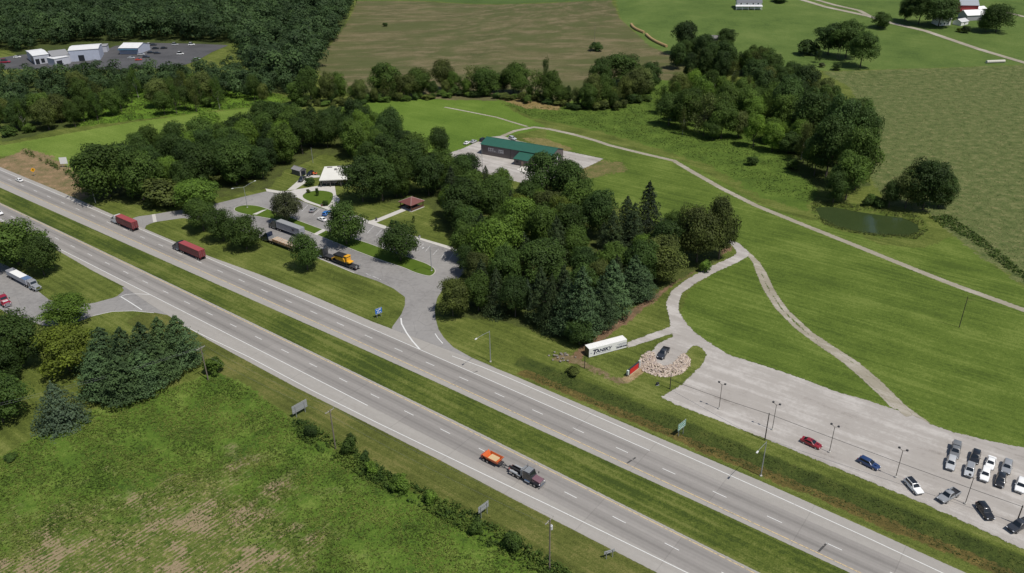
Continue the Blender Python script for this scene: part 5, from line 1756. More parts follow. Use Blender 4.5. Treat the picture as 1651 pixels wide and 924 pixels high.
m = MB(); m.box((-.1, 0, 1.22), (2.3, 1.85, .32), .1); m.build('tan_load', pm('tan_material', (.5, .37, .2), rough=.95, var=.25, sc=3), ot)
m = MB(); m.box((-2.75, 0, 1.05), (.8, 2.2, .7), .12); m.build('rear_housing', pm('dark_orange', (.36, .05, .03), rough=.5), ot)
for k in (-2.2, -1.1):
    for sy in (-1, 1): wheel(ot, k, sy * 1.2, .45, .35, 'trailer_wheel')
m = MB(); m.cyl((2.0, 0, .85), (4.7, 0, .85), .1, n=8); m.cyl((2.0, -.7, .8), (3.9, 0, .85), .06, n=6); m.cyl((2.0, .7, .8), (3.9, 0, .85), .06, n=6); m.build('drawbar', DARKST, ot)
for sy in (-1, 1):
    m = MB(); m.box((-3.17, sy * .85, 1.0), (.05, .25, .14)); m.build('tail_light', REDL, ot)

# trucks at the lower left rest area
lh = heading((0, 440), (58, 471))
mid = G(58, 472)
r = semi('grey long nosed truck with open topped white trailer in the lower left lot', (mid.x, mid.y, .02), lh, C_['steel'], 'long', grp='trucks in the lower left lot')
r.location = Vector((mid.x, mid.y, .02)) - Vector((math.cos(lh), math.sin(lh), 0)) * 6.4 + Vector((-math.sin(lh), math.cos(lh), 0)) * 1.15
m = MB(); m.box((-5.9, 1.22, 2.05), (13.8, .06, 1.6)); m.box((-5.9, -1.22, 2.05), (13.8, .06, 1.6)); m.box((1.0, 0, 2.1), (.06, 2.4, 1.7)); m.box((-12.8, 0, 2.05), (.06, 2.4, 1.6)); m.box((-5.9, 0, 1.3), (13.8, 2.4, .1))
m.build('trailer_body', pm('brushed_trailer', (.36, .37, .41), rough=.45, var=.1), r)
m = MB(); m.box((-6.4, .0, 2.83), (7.6, 2.36, .1), .05); m.build('white_cover', WHITEP, r)
m = MB(); m.box((-.9, .1, 2.78), (3.3, 2.3, .12), .06); m.build('blue_tarp', pm('blue_tarp', (.09, .15, .27), rough=.6, var=.25), r)
trailer_base(r, -12.7)
mid = G(9, 498)
r = semi('dark red truck cut by the left edge in the lower left lot', (0, 0, .02), lh - .12, ('truck_red', (.25, .012, .03)), 'long', grp='trucks in the lower left lot')
r.location = Vector((mid.x, mid.y, .02)) - Vector((math.cos(lh - .12), math.sin(lh - .12), 0)) * 6.4 + Vector((-math.sin(lh), math.cos(lh), 0)) * 1.0
m = MB(); m.box((5.0, 0, 1.80), (.4, 1.5, .03)); m.box((4.4, 0, 1.86), (.3, 1.5, .03)); m.build('white_stripe', WHITEP, r)

# white trailer with lettering
a, c = G(949.5, 577.2), G(1010.2, 561)
L = (c - a).length
tr = math.atan2(c.y - a.y, c.x - a.x)
tb = thing('lettered_trailer', 'white wheelless box trailer lettered in dark blue at the wood corner', 'trailer', (a.x, a.y, .0), tr)
WS = pm('weathered_white', (.72, .71, .69), rough=.55, var=.12, sc=.8)
m = MB(); m.box((L / 2, 1.25, 1.5), (L, 2.5, 2.7), .03)
for k in range(12): m.box((L * (k + .5) / 12, 1.25, 2.853), (.05, 2.45, .02))
m.build('trailer_body', WS, tb)
m = MB(); m.box((-.03, 1.25, 1.5), (.05, 2.3, 2.5)); m.build('end_panel', pm('dark_olive', (.09, .075, .03), rough=.8, var=.4), tb)  # end panel in a darker, mottled olive than the body
m = MB()
for k in (.8, 3.2, L - 3.2, L - .8): m.box((k, 1.25, .08), (.5, 2.2, .16))
m.build('support_block', pm('timber_block', (.14, .11, .08), rough=.9), tb)
INK = pm('navy_lettering', (.012, .014, .05), rough=.5, var=.03)
def text(name, s, mat, parent, loc, size, rot, ext=.006, sx=1.0, shear=0.0, align='LEFT'):
    cu = bpy.data.curves.new(name, 'FONT')
    cu.body = s
    cu.size = size
    cu.extrude = ext
    cu.shear = shear
    cu.align_x = align
    cu.offset = size * .042
    cu.materials.append(mat)
    o = bpy.data.objects.new(name, cu)
    COL.objects.link(o)
    o.parent = parent
    o.location = loc
    o.rotation_euler = rot
    o.scale = (sx, 1, 1)
    bpy.context.view_layer.update()
    me = bpy.data.meshes.new_from_object(o.evaluated_get(bpy.context.evaluated_depsgraph_get()))
    q = bpy.data.objects.new(name, me)
    COL.objects.link(q)
    q.parent, q.location, q.rotation_euler, q.scale = parent, loc, rot, (sx, 1, 1)
    bpy.data.objects.remove(o)
    return q
UPR = (math.pi / 2, 0, 0)
text('lettering', 'T', INK, tb, (.95, -.012, .75), 2.1, UPR, sx=1.1, shear=.25)
text('lettering', 'ANSKY', INK, tb, (2.25, -.012, 1.05), 1.35, UPR, sx=1.12, shear=.2)
m = MB()
m.box((.75, -.008, 1.35), (.5, .012, .14)); m.box((.62, -.008, 1.2), (.3, .012, .12))
x = 2.3
while x < 7.0:
    w = R.uniform(.1, .22); m.box((x + w / 2, -.008, .74), (w, .012, R.uniform(.14, .22))); x += w + R.uniform(.05, .12)
for z, x0, x1, hh in ((2.0, 8.9, 12.0, .2), (1.72, 9.4, 12.4, .2), (1.42, 8.4, 11.6, .16)):
    x = x0
    while x < x1:
        w = R.uniform(.12, .3); m.box((x + w / 2, -.008, z), (w, .012, hh * R.uniform(.7, 1.1))); x += w + R.uniform(.05, .15)
m.build('small_lettering', pm('grey_lettering', (.22, .23, .28), rough=.5), tb)
m = MB(); x = 8.7
while x < 12.2:
    w = R.uniform(.22, .4); m.box((x + w / 2, -.008, .92), (w, .012, R.uniform(.42, .55))); x += w + R.uniform(.05, .12)
m.build('phone_lettering', INK, tb)

# ------------------------------------------------------------------ buildings
def wallmat(name, col, rib=2.2):
    m, t, b = newmat(name)
    P = t.new('ShaderNodeTexCoord').outputs['Object']
    w = t.new('ShaderNodeTexWave', wave_type='BANDS', bands_direction='X')
    t.put(w.inputs['Vector'], P); w.inputs['Scale'].default_value = rib
    n = t.noise(P, .5, 5, .65)
    t.put(b.inputs['Base Color'], t.scale(tuple(col), t.m('MULTIPLY_ADD', n, .4, .8)))
    b.inputs['Roughness'].default_value = .6
    bn = t.new('ShaderNodeBump'); bn.inputs['Strength'].default_value = .35; bn.inputs['Distance'].default_value = .04
    t.put(bn.inputs['Height'], w.outputs['Fac']); t.put(b.inputs['Normal'], bn.outputs[0])
    return m

def gable(root, L, Wd, h, ridge, wall, roof, over=.4, x0=0.0, y0=0.0, ridge_along='x', roofname='roof', wallname='wall', thick=.14):
    """box with a pitched roof, near left corner at x0, y0; ridge along x"""
    m = MB()
    a = [(x0, y0), (x0 + L, y0), (x0 + L, y0 + Wd), (x0, y0 + Wd)]
    vs = [(p[0], p[1], 0) for p in a] + [(p[0], p[1], h) for p in a] + [(x0, y0 + Wd / 2, ridge), (x0 + L, y0 + Wd / 2, ridge)]
    m.add(vs, [(0, 1, 5, 4), (2, 3, 7, 6), (1, 2, 6, 9, 5), (3, 0, 4, 8, 7), (3, 2, 1, 0)])
    w = m.build(wallname, wall, root)
    m = MB()
    sl = (ridge - h) / (Wd / 2)
    e = over
    zr, ze = ridge + thick, h - e * sl + thick
    m.slab([(x0 - e, y0 - e, ze), (x0 + L + e, y0 - e, ze), (x0 + L + e, y0 + Wd / 2, zr), (x0 - e, y0 + Wd / 2, zr)], thick * .8)
    m.slab([(x0 + L + e, y0 + Wd + e, ze), (x0 - e, y0 + Wd + e, ze), (x0 - e, y0 + Wd / 2, zr), (x0 + L + e, y0 + Wd / 2, zr)], thick * .8)
    m.cyl((x0 - e, y0 + Wd / 2, zr), (x0 + L + e, y0 + Wd / 2, zr), .12, n=6)
    r = m.build(roofname, roof, root)
    return w, r

GREENR = wallmat('green_metal_roof', (.016, .088, .06), 1.4)
BROWNW = wallmat('brown_grey_siding', (.125, .105, .105), 1.8)
DARKW = pm('window_dark', (.02, .024, .03), rough=.15, var=.05)
a, c = G(776, 248.5), G(839, 259.6)
ga = math.atan2(c.y - a.y, c.x - a.x)
gb = thing('long_shed_building', 'long metal building with green roof on the gravel yard', 'building', (a.x, a.y, 0), ga)
gable(gb, 38, 11.5, 5.0, 6.9, BROWNW, GREENR, .35)
m = MB()
m.box((8.2, -.03, 2.9), (8.6, .04, 2.3))
sg = m.build('wall_sign', pm('grey_sign_field', (.19, .17, .18), rough=.7), gb)
WL = pm('pale_lettering', (.6, .58, .58), rough=.6)
m = MB()
for x0 in (4.2, 5.3, 6.4): 
    m.box((x0, -.058, 3.1), (.28, .014, 1.6)); m.box((x0 + .4, -.058, 3.6), (.5, .014, .4)); m.box((x0 + .45, -.058, 2.6), (.4, .014, .4))
m.box((7.7, -.058, 2.5), (.5, .014, .6))
m.box((10.9, -.058, 3.5), (2.0, .014, .35)); m.box((11.4, -.058, 2.5), (1.4, .014, .3))
for x0 in (10.0, 10.8, 11.7, 12.3): m.box((x0, -.061, 2.9), (.3, .014, 1.7))
m.build('sign_lettering', WL, sg)
m = MB(); m.cyl((16.4, -.12, 0), (16.4, -.12, 4.8), .07, n=6); m.build('downspout', DARKW, gb)
m = MB(); m.cyl((.15, -.12, 0), (.15, -.12, 4.8), .07, n=6); m.build('downspout', DARKW, gb)
m = MB(); m.box((38.03, 4.5, 2.0), (.05, 3.6, 3.6)); m.build('roll_door', pm('pale_door', (.5, .5, .5)), gb)
m = MB(); m.box((.2, 5, .0), (.1, .1, .1)); 
m = MB(); m.box((25.2, -2.9, 1.5), (7.2, 5.8, 3.0)); m.build('annex_wall', BROWNW, gb)
m = MB(); m.slab([(21.3, -6.3, 3.0), (29.1, -6.3, 3.0), (29.1, -.05, 4.55), (21.3, -.05, 4.55)], .14); m.build('annex_roof', GREENR, gb)
m = MB(); m.box((26.0, -5.83, 1.1), (1.1, .05, 2.1)); m.build('door', pm('tan_door', (.35, .25, .2)), gb)
m = MB(); m.box((23.3, -5.83, 1.7), (1.2, .05, 1.0)); m.build('window', DARKW, gb)
slab('concrete_apron', [(833, 273), (846, 268), (858, 272), (846, 279)], pm('pale_concrete', (.58, .55, .5), rough=.9, var=.1), .06)

# rest area building with flat white roof
wb = thing('flat_roof_building', 'rest area building with flat white roof and dark glazed front', 'building', (-82.0, 321.6, 0), math.radians(4))
ROOFW = pm('white_membrane', (.62, .61, .56), rough=.8, var=.16, sc=.35)
STONE = pm('grey_brick', (.2, .19, .18), rough=.9, var=.3, sc=2)
m = MB(); m.box((6.8, 10.2, 1.55), (12.0, 14.4, 3.1)); m.build('wall', STONE, wb)
m = MB(); m.box((6.8, 8.8, 3.3), (13.6, 17.8, .38), .02); m.build('roof', ROOFW, wb)
m = MB()
for i in range(6): m.box((1.6 + i * 1.75, 2.96, 1.5), (1.45, .06, 2.3))
m.build('window', GLASS, wb)
m = MB()
for i in range(7): m.box((.72 + i * 1.75, 2.93, 1.5), (.14, .1, 2.5))
m.build('window_frame', pm('pale_mullion', (.4, .4, .4)), wb)
for x in (.5, 4.5, 9, 13):
    m = MB(); m.box((x, .5, 1.55), (.3, .3, 3.1)); m.build('porch_post', pm('dark_post', (.1, .09, .085)), wb)
for x, y, w, d, h in ((5.6, 12.5, 1.0, 1.0, .6), (2.6, 15.9, 2.2, .5, .35), (6.5, 16.4, 1.2, .6, .45), (8.2, 15.8, .8, .8, .5)):
    m = MB(); m.box((x, y, 3.5 + h / 2), (w, d, h), .03); m.build('roof_vent', pm('vent_grey', (.16, .15, .15), rough=.6), wb)

# grey shed
sh = thing('garden_shed', 'small grey shed with open front above the concrete drive', 'shed', (-98.4, 340.0, 0), math.radians(-38))
gable(sh, 5.6, 3.6, 2.5, 3.4, pm('shed_grey', (.13, .125, .13), rough=.8, var=.2), pm('shed_roof', (.21, .205, .21), rough=.8, var=.2), .25)
m = MB(); m.box((5.63, 1.8, 1.1), (.05, 2.2, 2.1)); m.build('doorway', DARKW, sh)
m = MB(); m.box((5.64, .35, 1.2), (.06, .4, 2.2)); m.build('door', pm('shed_door', (.4, .38, .36)), sh)
g = G(508, 282)
og = thing('utility_cart', 'small orange utility cart between black car and white roofed building', 'cart', (g.x, g.y, .1), .3)
m = MB(); m.box((0, 0, .62), (2.0, 1.2, .4), .1); m.box((-.5, 0, 1.0), (.8, 1.2, .35), .06); m.build('body', ORG, og)
m = MB(); m.box((.25, 0, .95), (.5, .9, .3), .08); m.build('seat', BLACKM, og)
for sx in (-.65, .65):
    for sy in (-1, 1): wheel(og, sx, sy * .6, .3, .2)

# pavilion
pv = thing('picnic_pavilion', 'open picnic pavilion with red brown hipped roof on the lawn', 'pavilion', (-39.8, 297.2, 0), math.radians(48))
RB = wallmat('red_brown_roof', (.145, .05, .045), 2.0)
m = MB()
q = 3.75
base = [(-q, -q, 2.75), (q, -q, 2.75), (q, q, 2.75), (-q, q, 2.75)]
ap = (0, 0, 4.55)
for i in range(4):
    A, B_ = Vector(base[i]), Vector(base[(i + 1) % 4])
    m.add([A, B_, ap], [(0, 1, 2)])
m.add([(p[0], p[1], 2.62) for p in base], [(3, 2, 1, 0)])
for i in range(4):
    A, B_ = base[i], base[(i + 1) % 4]
    m.quad((A[0], A[1], 2.62), (B_[0], B_[1], 2.62), B_, A)
rf = m.build('roof', RB, pv)
m = MB()
for p in base: m.cyl((p[0], p[1], 2.79), (0, 0, 4.59), .07, n=6)
m.build('ridge_cap', pm('pale_ridge', (.4, .33, .3)), rf)
WB = pm('brown_post', (.10, .045, .03), rough=.8)
for sx in (-1, 1):
    for sy in (-1, 1):
        m = MB(); m.box((sx * 3.2, sy * 3.2, 1.31), (.25, .25, 2.62)); m.build('post', WB, pv)
for sy in (-1, 1):
    m = MB(); m.box((0, sy * 3.2, .75), (6.0, .1, .8)); m.build('railing', WB, pv)
m = MB(); m.box((0, 0, .06), (7.2, 7.2, .12)); m.build('floor_slab', CONC, pv)
for x in (-1.5, 1.5):
    pt = thing('picnic_table', 'brown picnic table standing under the pavilion roof', 'table', (pv.location.x + x * .7, pv.location.y + x * .7, .12), math.radians(48), 'picnic tables under the pavilion')
    m = MB(); m.box((0, 0, .74), (1.8, .75, .05)); m.build('tabletop', WB, pt)
    for sy in (-1, 1):
        m = MB(); m.box((0, sy * .7, .44), (1.8, .28, .05)); m.build('bench', WB, pt)
    for sx in (-1, 1):
        m = MB(); m.box((sx * .6, 0, .36), (.08, 1.3, .72)); m.build('leg', WB, pt)

# far industrial buildings
def block(name, label, px_nl, px_nr, h, depth, skew, wall, roof, gab=0.0, doors=(), group=None, awn=False):
    def at_h(p):
        d = ray(*p); k = (CH - h) / -d[2]; return Vector((d[0] * k, d[1] * k, 0))
    a, c = at_h(px_nl), at_h(px_nr)
    ang = math.atan2(c.y - a.y, c.x - a.x)
    L = (c - a).length
    o = thing(name, label, 'building', (a.x, a.y, 0), ang, group)
    if gab:
        gable(o, L, depth, h, h + gab, wall, roof, .3)
    else:
        m = MB(); m.box((L / 2, depth / 2, h / 2), (L, depth, h)); m.build('wall', wall, o)
        m = MB(); m.box((L / 2, depth / 2, h + .13), (L + .5, depth + .5, .25)); m.build('roof', roof, o)
    for x, w, z, hh in doors:
        m = MB(); m.box((x * L, -.03, z), (w, .06, hh)); m.build('door', DARKW, o)
    return o, L
BLW = wallmat('pale_blue_siding', (.40, .43, .52), .8)
BW2 = wallmat('pale_siding', (.44, .45, .5), .8)
WR = wallmat('white_metal_roof', (.62, .62, .62), .8)
GR2 = pm('grey_flat_roof', (.25, .25, .255), rough=.8, var=.15)
o, L = block('warehouse', 'largest far warehouse with white roof and one dark door', (109.6, 82), (158, 78.5), 8, 21, 0, BLW, WR, .9, ((.38, 4.0, 2.2, 4.2),))
block('warehouse', 'far warehouse with grey flat roof between the two white roofed ones', (83.6, 91.3), (112, 88), 5.6, 24, 0, BW2, GR2, 0)
o, L = block('warehouse', 'left far warehouse with white roof and dark openings', (53, 90.5), (78, 87.3), 6.2, 26, 0, BW2, WR, .8, ((.2, 2.6, 2.0, 3.6), (.55, 2.4, 2.2, 3.0)))
m = MB(); m.box((-.03, 8, 2.6), (.06, 9, 4.6)); m.build('open_bay', DARKW, o)
block('warehouse', 'small far lean-to with pale roof at the corner of the left warehouse', (87, 95.5), (111, 91), 5.0, 10, 0, BW2, WR, 0, ((.3, 4.0, 1.8, 3.2),))
o, L = block('warehouse', 'far blue grey building with white gabled roof on the dark lot', (191, 77.6), (222, 77.6), 4.6, 18, 0, BLW, WR, 2.2)
m = MB(); m.slab([(-.2, -2.2, 3.5), (L + .2, -2.2, 3.5), (L + .2, -.02, 4.1), (-.2, -.02, 4.1)], .1); m.build('awning', pm('awning_blue', (.03, .08, .13)), o)
block('warehouse', 'low grey far building behind the largest warehouse', (156, 75.5), (171, 74.5), 4.5, 10, 0, BW2, GR2, 0)

def far_car(col, p, ang, label, sc=1.0, group='vehicles on the far dark lot', van=False):
    g = G(*p)
    m = MB()
    h2 = 2.2 if van else 1.5
    m.loft([[(x, -.9 * k, .25), (x, -.95 * k, .6), (x, -.85 * k, zt), (x, .85 * k, zt), (x, .95 * k, .6), (x, .9 * k, .25)] for x, zt, k in ((-2.4, .75, .85), (-2.2, .98, 1), (1.2, .95, 1), (2.3, .75, .9), (2.45, .6, .8))])
    m.cur = 1
    m.loft([[(-2.0, -.86, .95), (1.2, -.86, .95), (1.2, .86, .95), (-2.0, .86, .95)], [(-1.5, -.7, h2 - .05), (.3, -.7, h2 - .05), (.3, .7, h2 - .05), (-1.5, .7, h2 - .05)]])
    m.cur = 0
    m.box((-.6, 0, h2 - .02), (1.75, 1.36, .06))
    m.cur = 2
    for sx in (-1.45, 1.45):
        for sy in (-1, 1): m.cyl((sx, sy * .72, .34), (sx, sy * .96, .34), .34, n=10)
    o = m.build('parked_car', [paint(*col), GLASS, RUBBER])
    o.location = (g.x, g.y, .06); o.rotation_euler = (0, 0, ang); o.scale = (sc,) * 3
    tag(o, label, 'car', group)
for i, (cn, p, ang, lb, v) in enumerate((
    ('white', (241.5, 73.8), .3, 'white van at the right gable of the blue grey building', True), ('dark', (247.5, 73.6), .3, 'dark car right of the white van on the far lot', False),
    ('black', (251, 79.2), .2, 'black car left in the middle row of the far lot', False), ('black', (264.5, 78.8), .25, 'black car right in the middle row of the far lot', False),
    ('black', (243, 86), .1, 'black car left in the front row of the far lot', False), ('dark', (253.6, 87), .1, 'dark car right in the front row of the far lot', False),
    ('white', (203, 85.6), .1, 'white pickup at the front wall of the blue grey building', True), ('silver', (228, 89), .15, 'silver car behind the orange red one on the far lot', False),
    ('dark', (235.5, 93), .1, 'dark car next to the orange red one on the far lot', False), ('silver', (212, 94.5), .2, 'pale car left of the orange red one on the far lot', False),
    ('white', (309, 73), .2, 'white car at the back edge of the far lot', True), ('silver', (317.5, 96.4), .1, 'pale car at the right tip of the far lot', False),
    ('white', (291, 88), .2, 'white van behind the trees at the front of the far lot', True), ('white', (28, 93.2), .2, 'white car left of the far warehouses', False), ('silver', (282.5, 73), .3, 'silver box van near the back of the far lot', True))):
    far_car(C_[cn], p, ang, lb, 1.05, van=v)
far_car(('orange_red', (.55, .06, .02)), (223.5, 97.4), .15, 'orange red car at the front of the far lot')
far_car(('truck_red', (.25, .012, .03)), (9, 101.5), .2, 'dark red truck at the left edge beside the far warehouses', 1.4, van=True)

# farm
def farm_at(p, h=0):
    return G(*p)
g = farm_at((1546, 24))
bn_ = thing('barn', 'red barn with grey roof among the farm trees', 'barn', g, math.radians(-12))
gable(bn_, 13, 14, 7.5, 11.5, wallmat('barn_red', (.24, .022, .022), 1.2), pm('barn_roof', (.27, .29, .32), rough=.6), .5)
m = MB(); m.box((6.5, -1.2, 3.6), (10, 2.4, .25)); m.build('porch_roof', WHITEP, bn_)
m = MB(); m.box((6.5, -.04, 1.7), (3.2, .06, 3.2)); m.build('door', WHITEP, bn_)
g = farm_at((1558, 34))
fb = thing('farm_shed', 'farm building with bright white roof right of the red barn', 'building', g, math.radians(8))
gable(fb, 15, 11, 4.2, 7.2, pm('farm_grey_wall', (.32, .32, .34)), WHITEP, .5)
g = farm_at((1549, 42))
fh = thing('farm_house', 'low white farm building before the white roofed one', 'house', g, math.radians(30))
gable(fh, 9, 7, 2.8, 4.6, WHITEP, pm('pale_grey_roof', (.5, .5, .5)), .4)
m = MB(); m.box((4.5, -.03, 1.4), (1.0, .06, 1.2)); m.build('window', DARKW, fh)
g = farm_at((1512, 42))
fh = thing('farm_house', 'white farmhouse half hidden under the spreading farm trees', 'house', g, math.radians(5))
gable(fh, 10, 9, 5, 7.5, WHITEP, pm('pale_grey_roof', (.5, .5, .5)), .4)
for x in (2, 5, 8):
    m = MB(); m.box((x, -.03, 1.6), (.9, .06, 1.4)); m.build('window', DARKW, fh)
g = farm_at((1577, 21))
fb = thing('farm_shed', 'small white roofed farm shed behind the right farm tree', 'building', g, math.radians(20))
gable(fb, 8, 6, 3, 4.4, pm('farm_grey_wall', (.32, .32, .34)), WHITEP, .4)
g = farm_at((1188, 15))
th = thing('farm_house', 'white house with grey roof and porch cut by the top edge', 'house', g, math.radians(-8))
gable(th, 20, 11, 5.4, 9.0, WHITEP, pm('slate_roof', (.12, .125, .14)), .5)
m = MB(); m.slab([(-1.5, -4, 2.9), (20.5, -4, 2.9), (20.5, -.05, 3.6), (-1.5, -.05, 3.6)], .16); m.build('porch_roof', WR, th)
for x in (-1, 4, 9, 14, 20):
    m = MB(); m.box((x, -3.6, 1.4), (.25, .25, 2.8)); m.build('porch_post', WHITEP, th)
for x in (3, 8, 13, 17):
    m = MB(); m.box((x, -.03, 4.5), (1.0, .06, 1.1)); m.build('window', DARKW, th)
m = MB(); m.box((10, -.03, 1.1), (1.1, .06, 2.1)); m.build('door', pm('tan_door', (.35, .25, .2)), th)
g = G(1138, 68)
os_ = thing('old_shed', 'weathered grey shed among trees right of the hay bales', 'shed', g, math.radians(-10))
gable(os_, 9, 6, 2.8, 4.4, pm('weathered_board', (.2, .17, .15), rough=.9), pm('rusty_tin', (.15, .145, .14), rough=.8, var=.3), .4)

# hay bales: one built, the rest copied
HAY = pm('hay', (.36, .25, .115), rough=.95, var=.3, sc=3)
m = MB()
m.cyl((-.75, 0, .75), (.75, 0, .75), .8, n=14)
m.cyl((-.76, 0, .75), (-.752, 0, .75), .55, n=12); m.cyl((.752, 0, .75), (.76, 0, .75), .55, n=12)
hb = None
for row, (p, q) in enumerate((((1018, 41), (1038.5, 54)), ((1042, 57), (1075, 76.5)))):
    a, c = G(*p), G(*q)
    n = int((c - a).length / 1.85)
    ang = math.atan2(c.y - a.y, c.x - a.x)
    for i in range(n):
        o = m.build('hay_bale', HAY) if hb is None else hb.copy()
        if hb is None: hb = o
        else: COL.objects.link(o)
        x = a.lerp(c, (i + .5) / n)
        bow = math.sin(math.pi * (i + .5) / n) * 2.0
        x.x -= bow
        x.z = float(hz(x.x, x.y))
        o.location = x
        o.rotation_euler = (0, 0, ang + R.uniform(-.03, .03))
        o.scale = (1.18, 1.3, 1.25)
        tag(o, ('tan round hay bale in the shorter upper row beside the brown field', 'tan round hay bale in the longer lower row beside the brown field')[row], 'hay bale', ('hay bales of the upper row', 'hay bales of the lower row')[row])
WBALE = pm('wrapped_bale', (.5, .48, .42), rough=.8, var=.15)
a, c = G(1592, 102), G(1617, 101)
for i in range(9):
    o = hb.copy(); COL.objects.link(o)
    if i == 0: o.data = hb.data.copy(); o.data.materials[0] = WBALE; wbm = o.data
    o.data = wbm
    x = a.lerp(c, i / 8); x.z = float(hz(x.x, x.y)); o.location = x; o.rotation_euler = (0, 0, .1)
    tag(o, 'pale wrapped bale in the short row below the farm drive', 'hay bale', 'pale bales below the farm drive')

# ------------------------------------------------------------------ poles, lamps, signs
def top_h(base_px, top_px):
    g = G(*base_px); d = ray(*top_px)
    k = math.hypot(g.x, g.y) / math.hypot(d[0], d[1])
    return g, CH + k * d[2] - g.z

def util_pole(bp, tp, label, arms=1, transformer=False, ang=RA + math.pi / 2, mat=POLEW, r=.17, name='utility_pole', stub=False):
    g, h = top_h(bp, tp)
    o = thing(name, label, 'pole', g, ang)
    m = MB(); m.cyl((0, 0, -.2), (0, 0, h), r, r * .7, n=10); m.build('pole', mat, o)
    for k in range(arms):
        m = MB(); m.box((0, .16, h - .35 - k * .9), (2.6, .12, .14))
        m.cyl((-.7, .2, h - .4 - k * .9), (0, .1, h - 1.0 - k * .9), .03, n=5); m.cyl((.7, .2, h - .4 - k * .9), (0, .1, h - 1.0 - k * .9), .03, n=5)
        ca = m.build('crossarm', pm('grey_timber', (.3, .28, .25), rough=.9), o)
        for x in (-1.2, -.45, .45, 1.2):
            m = MB(); m.cyl((x, .16, h - .28 - k * .9), (x, .16, h - .02 - k * .9), .055, n=6); m.build('insulator', pm('insulator', (.35, .33, .32), rough=.2), ca)
    if transformer:
        m = MB(); m.cyl((.35, -.1, h - 2.6), (.35, -.1, h - 1.7), .26, n=12); m.cyl((.35, -.1, h - 1.7), (.35, -.1, h - 1.45), .08, n=8)
        m.build('transformer', pm('transformer_grey', (.55, .56, .57), rough=.4), o)
    return o, g, h

p1 = util_pole((335.8, 612.7), (322.9, 560), 'utility pole with grey crossarm at the right end of the pine grove')
p2 = util_pole((541.3, 724), (533, 661), 'utility pole with crossarm on the field edge between two sign backs')
p3 = util_pole((886, 920), (889.5, 838), 'utility pole with crossarm and transformer at the bottom edge', 1, True)
p4 = util_pole((1546.3, 528), (1560.7, 478), 'dark bare pole alone in the big mown field', 0, mat=DARKP, r=.12)
p5 = util_pole((1352.5, 96), (1357, 62), 'right one of the paired poles on the meadow', 1)
p5b = util_pole((1349.5, 95), (1353, 68), 'left one of the paired poles on the meadow', 0)
p6 = util_pole((958.5, 72), (959.5, 40), 'thin pole by the lone bush in the hay field', 0, r=.13)
p7 = util_pole((778, 280), (777, 240), 'thin grey pole at the front edge of the gravel yard', 0, mat=GALV, r=.12)
q1 = util_pole((1233, 710), (1239.5, 666), 'black cable pole standing between gravel lot and ditch', 0, mat=DARKP, r=.14)
q2 = util_pole((1638, 845), (1649.5, 815), 'black cable pole at the right edge beside the black pickup', 0, mat=DARKP, r=.14)
q0 = util_pole((1080, 627), (1082, 601), 'black pole on the grass between rock ring and gravel lot', 0, mat=DARKP, r=.13)
q3 = util_pole((942.5, 594), (942, 575), 'short dark post at the left corner of the white trailer', 0, mat=DARKP, r=.12)
p8 = util_pole((154.5, 328), (145.5, 292), 'slim pale pole between highway and the large round tree', 0, mat=GALV, r=.12)
p9 = util_pole((504.8, 262.8), (502.5, 238), 'grey pole on the lawn behind the shed', 0, mat=GALV, r=.12)

def cable(pts, sag, r, label, mat=BLACKM, group=None):
    m = MB()
    for a, c in zip(pts, pts[1:]):
        a, c = Vector(a), Vector(c)
        prev = a
        n = 14
        for i in range(1, n + 1):
            k = i / n
            p = a.lerp(c, k) - Vector((0, 0, sag * 4 * k * (1 - k)))
            m.cyl(prev, p, r, n=5, cap=False)
            prev = p
    o = m.build('cable', mat)
    return tag(o, label, 'cable', group)
def ptop(p, dx=0.0, dz=0.0):
    o, g, h = p
    return (g.x + dx * math.cos(o.rotation_euler[2]), g.y + dx * math.sin(o.rotation_euler[2]), g.z + h + dz)
lw = G(1094, 627)
e1 = ptop(q0, 0, -2.2)
cable([e1, ptop(q1, 0, -.25), ptop(q2, 0, -.35), tuple(Vector(ptop(q2)) + (Vector(ptop(q2)) - Vector(ptop(q1))))], .25, .045, 'dark cable strung between the black poles along the gravel lot')
WIRE = pm('grey_wire', (.28, .28, .29), rough=.5, metal=.5)
far_end = G(-60, 720)
for dx, nm in ((-1.2, 'outer wire on the field side of the roadside pole line'), (1.2, 'outer wire on the highway side of the roadside pole line')):
    cable([(far_end.x - dx, far_end.y, 9), ptop(p1, dx, -.1), ptop(p2, dx, -.1), ptop(p3, dx, -.1)], .9, .012, nm, WIRE)

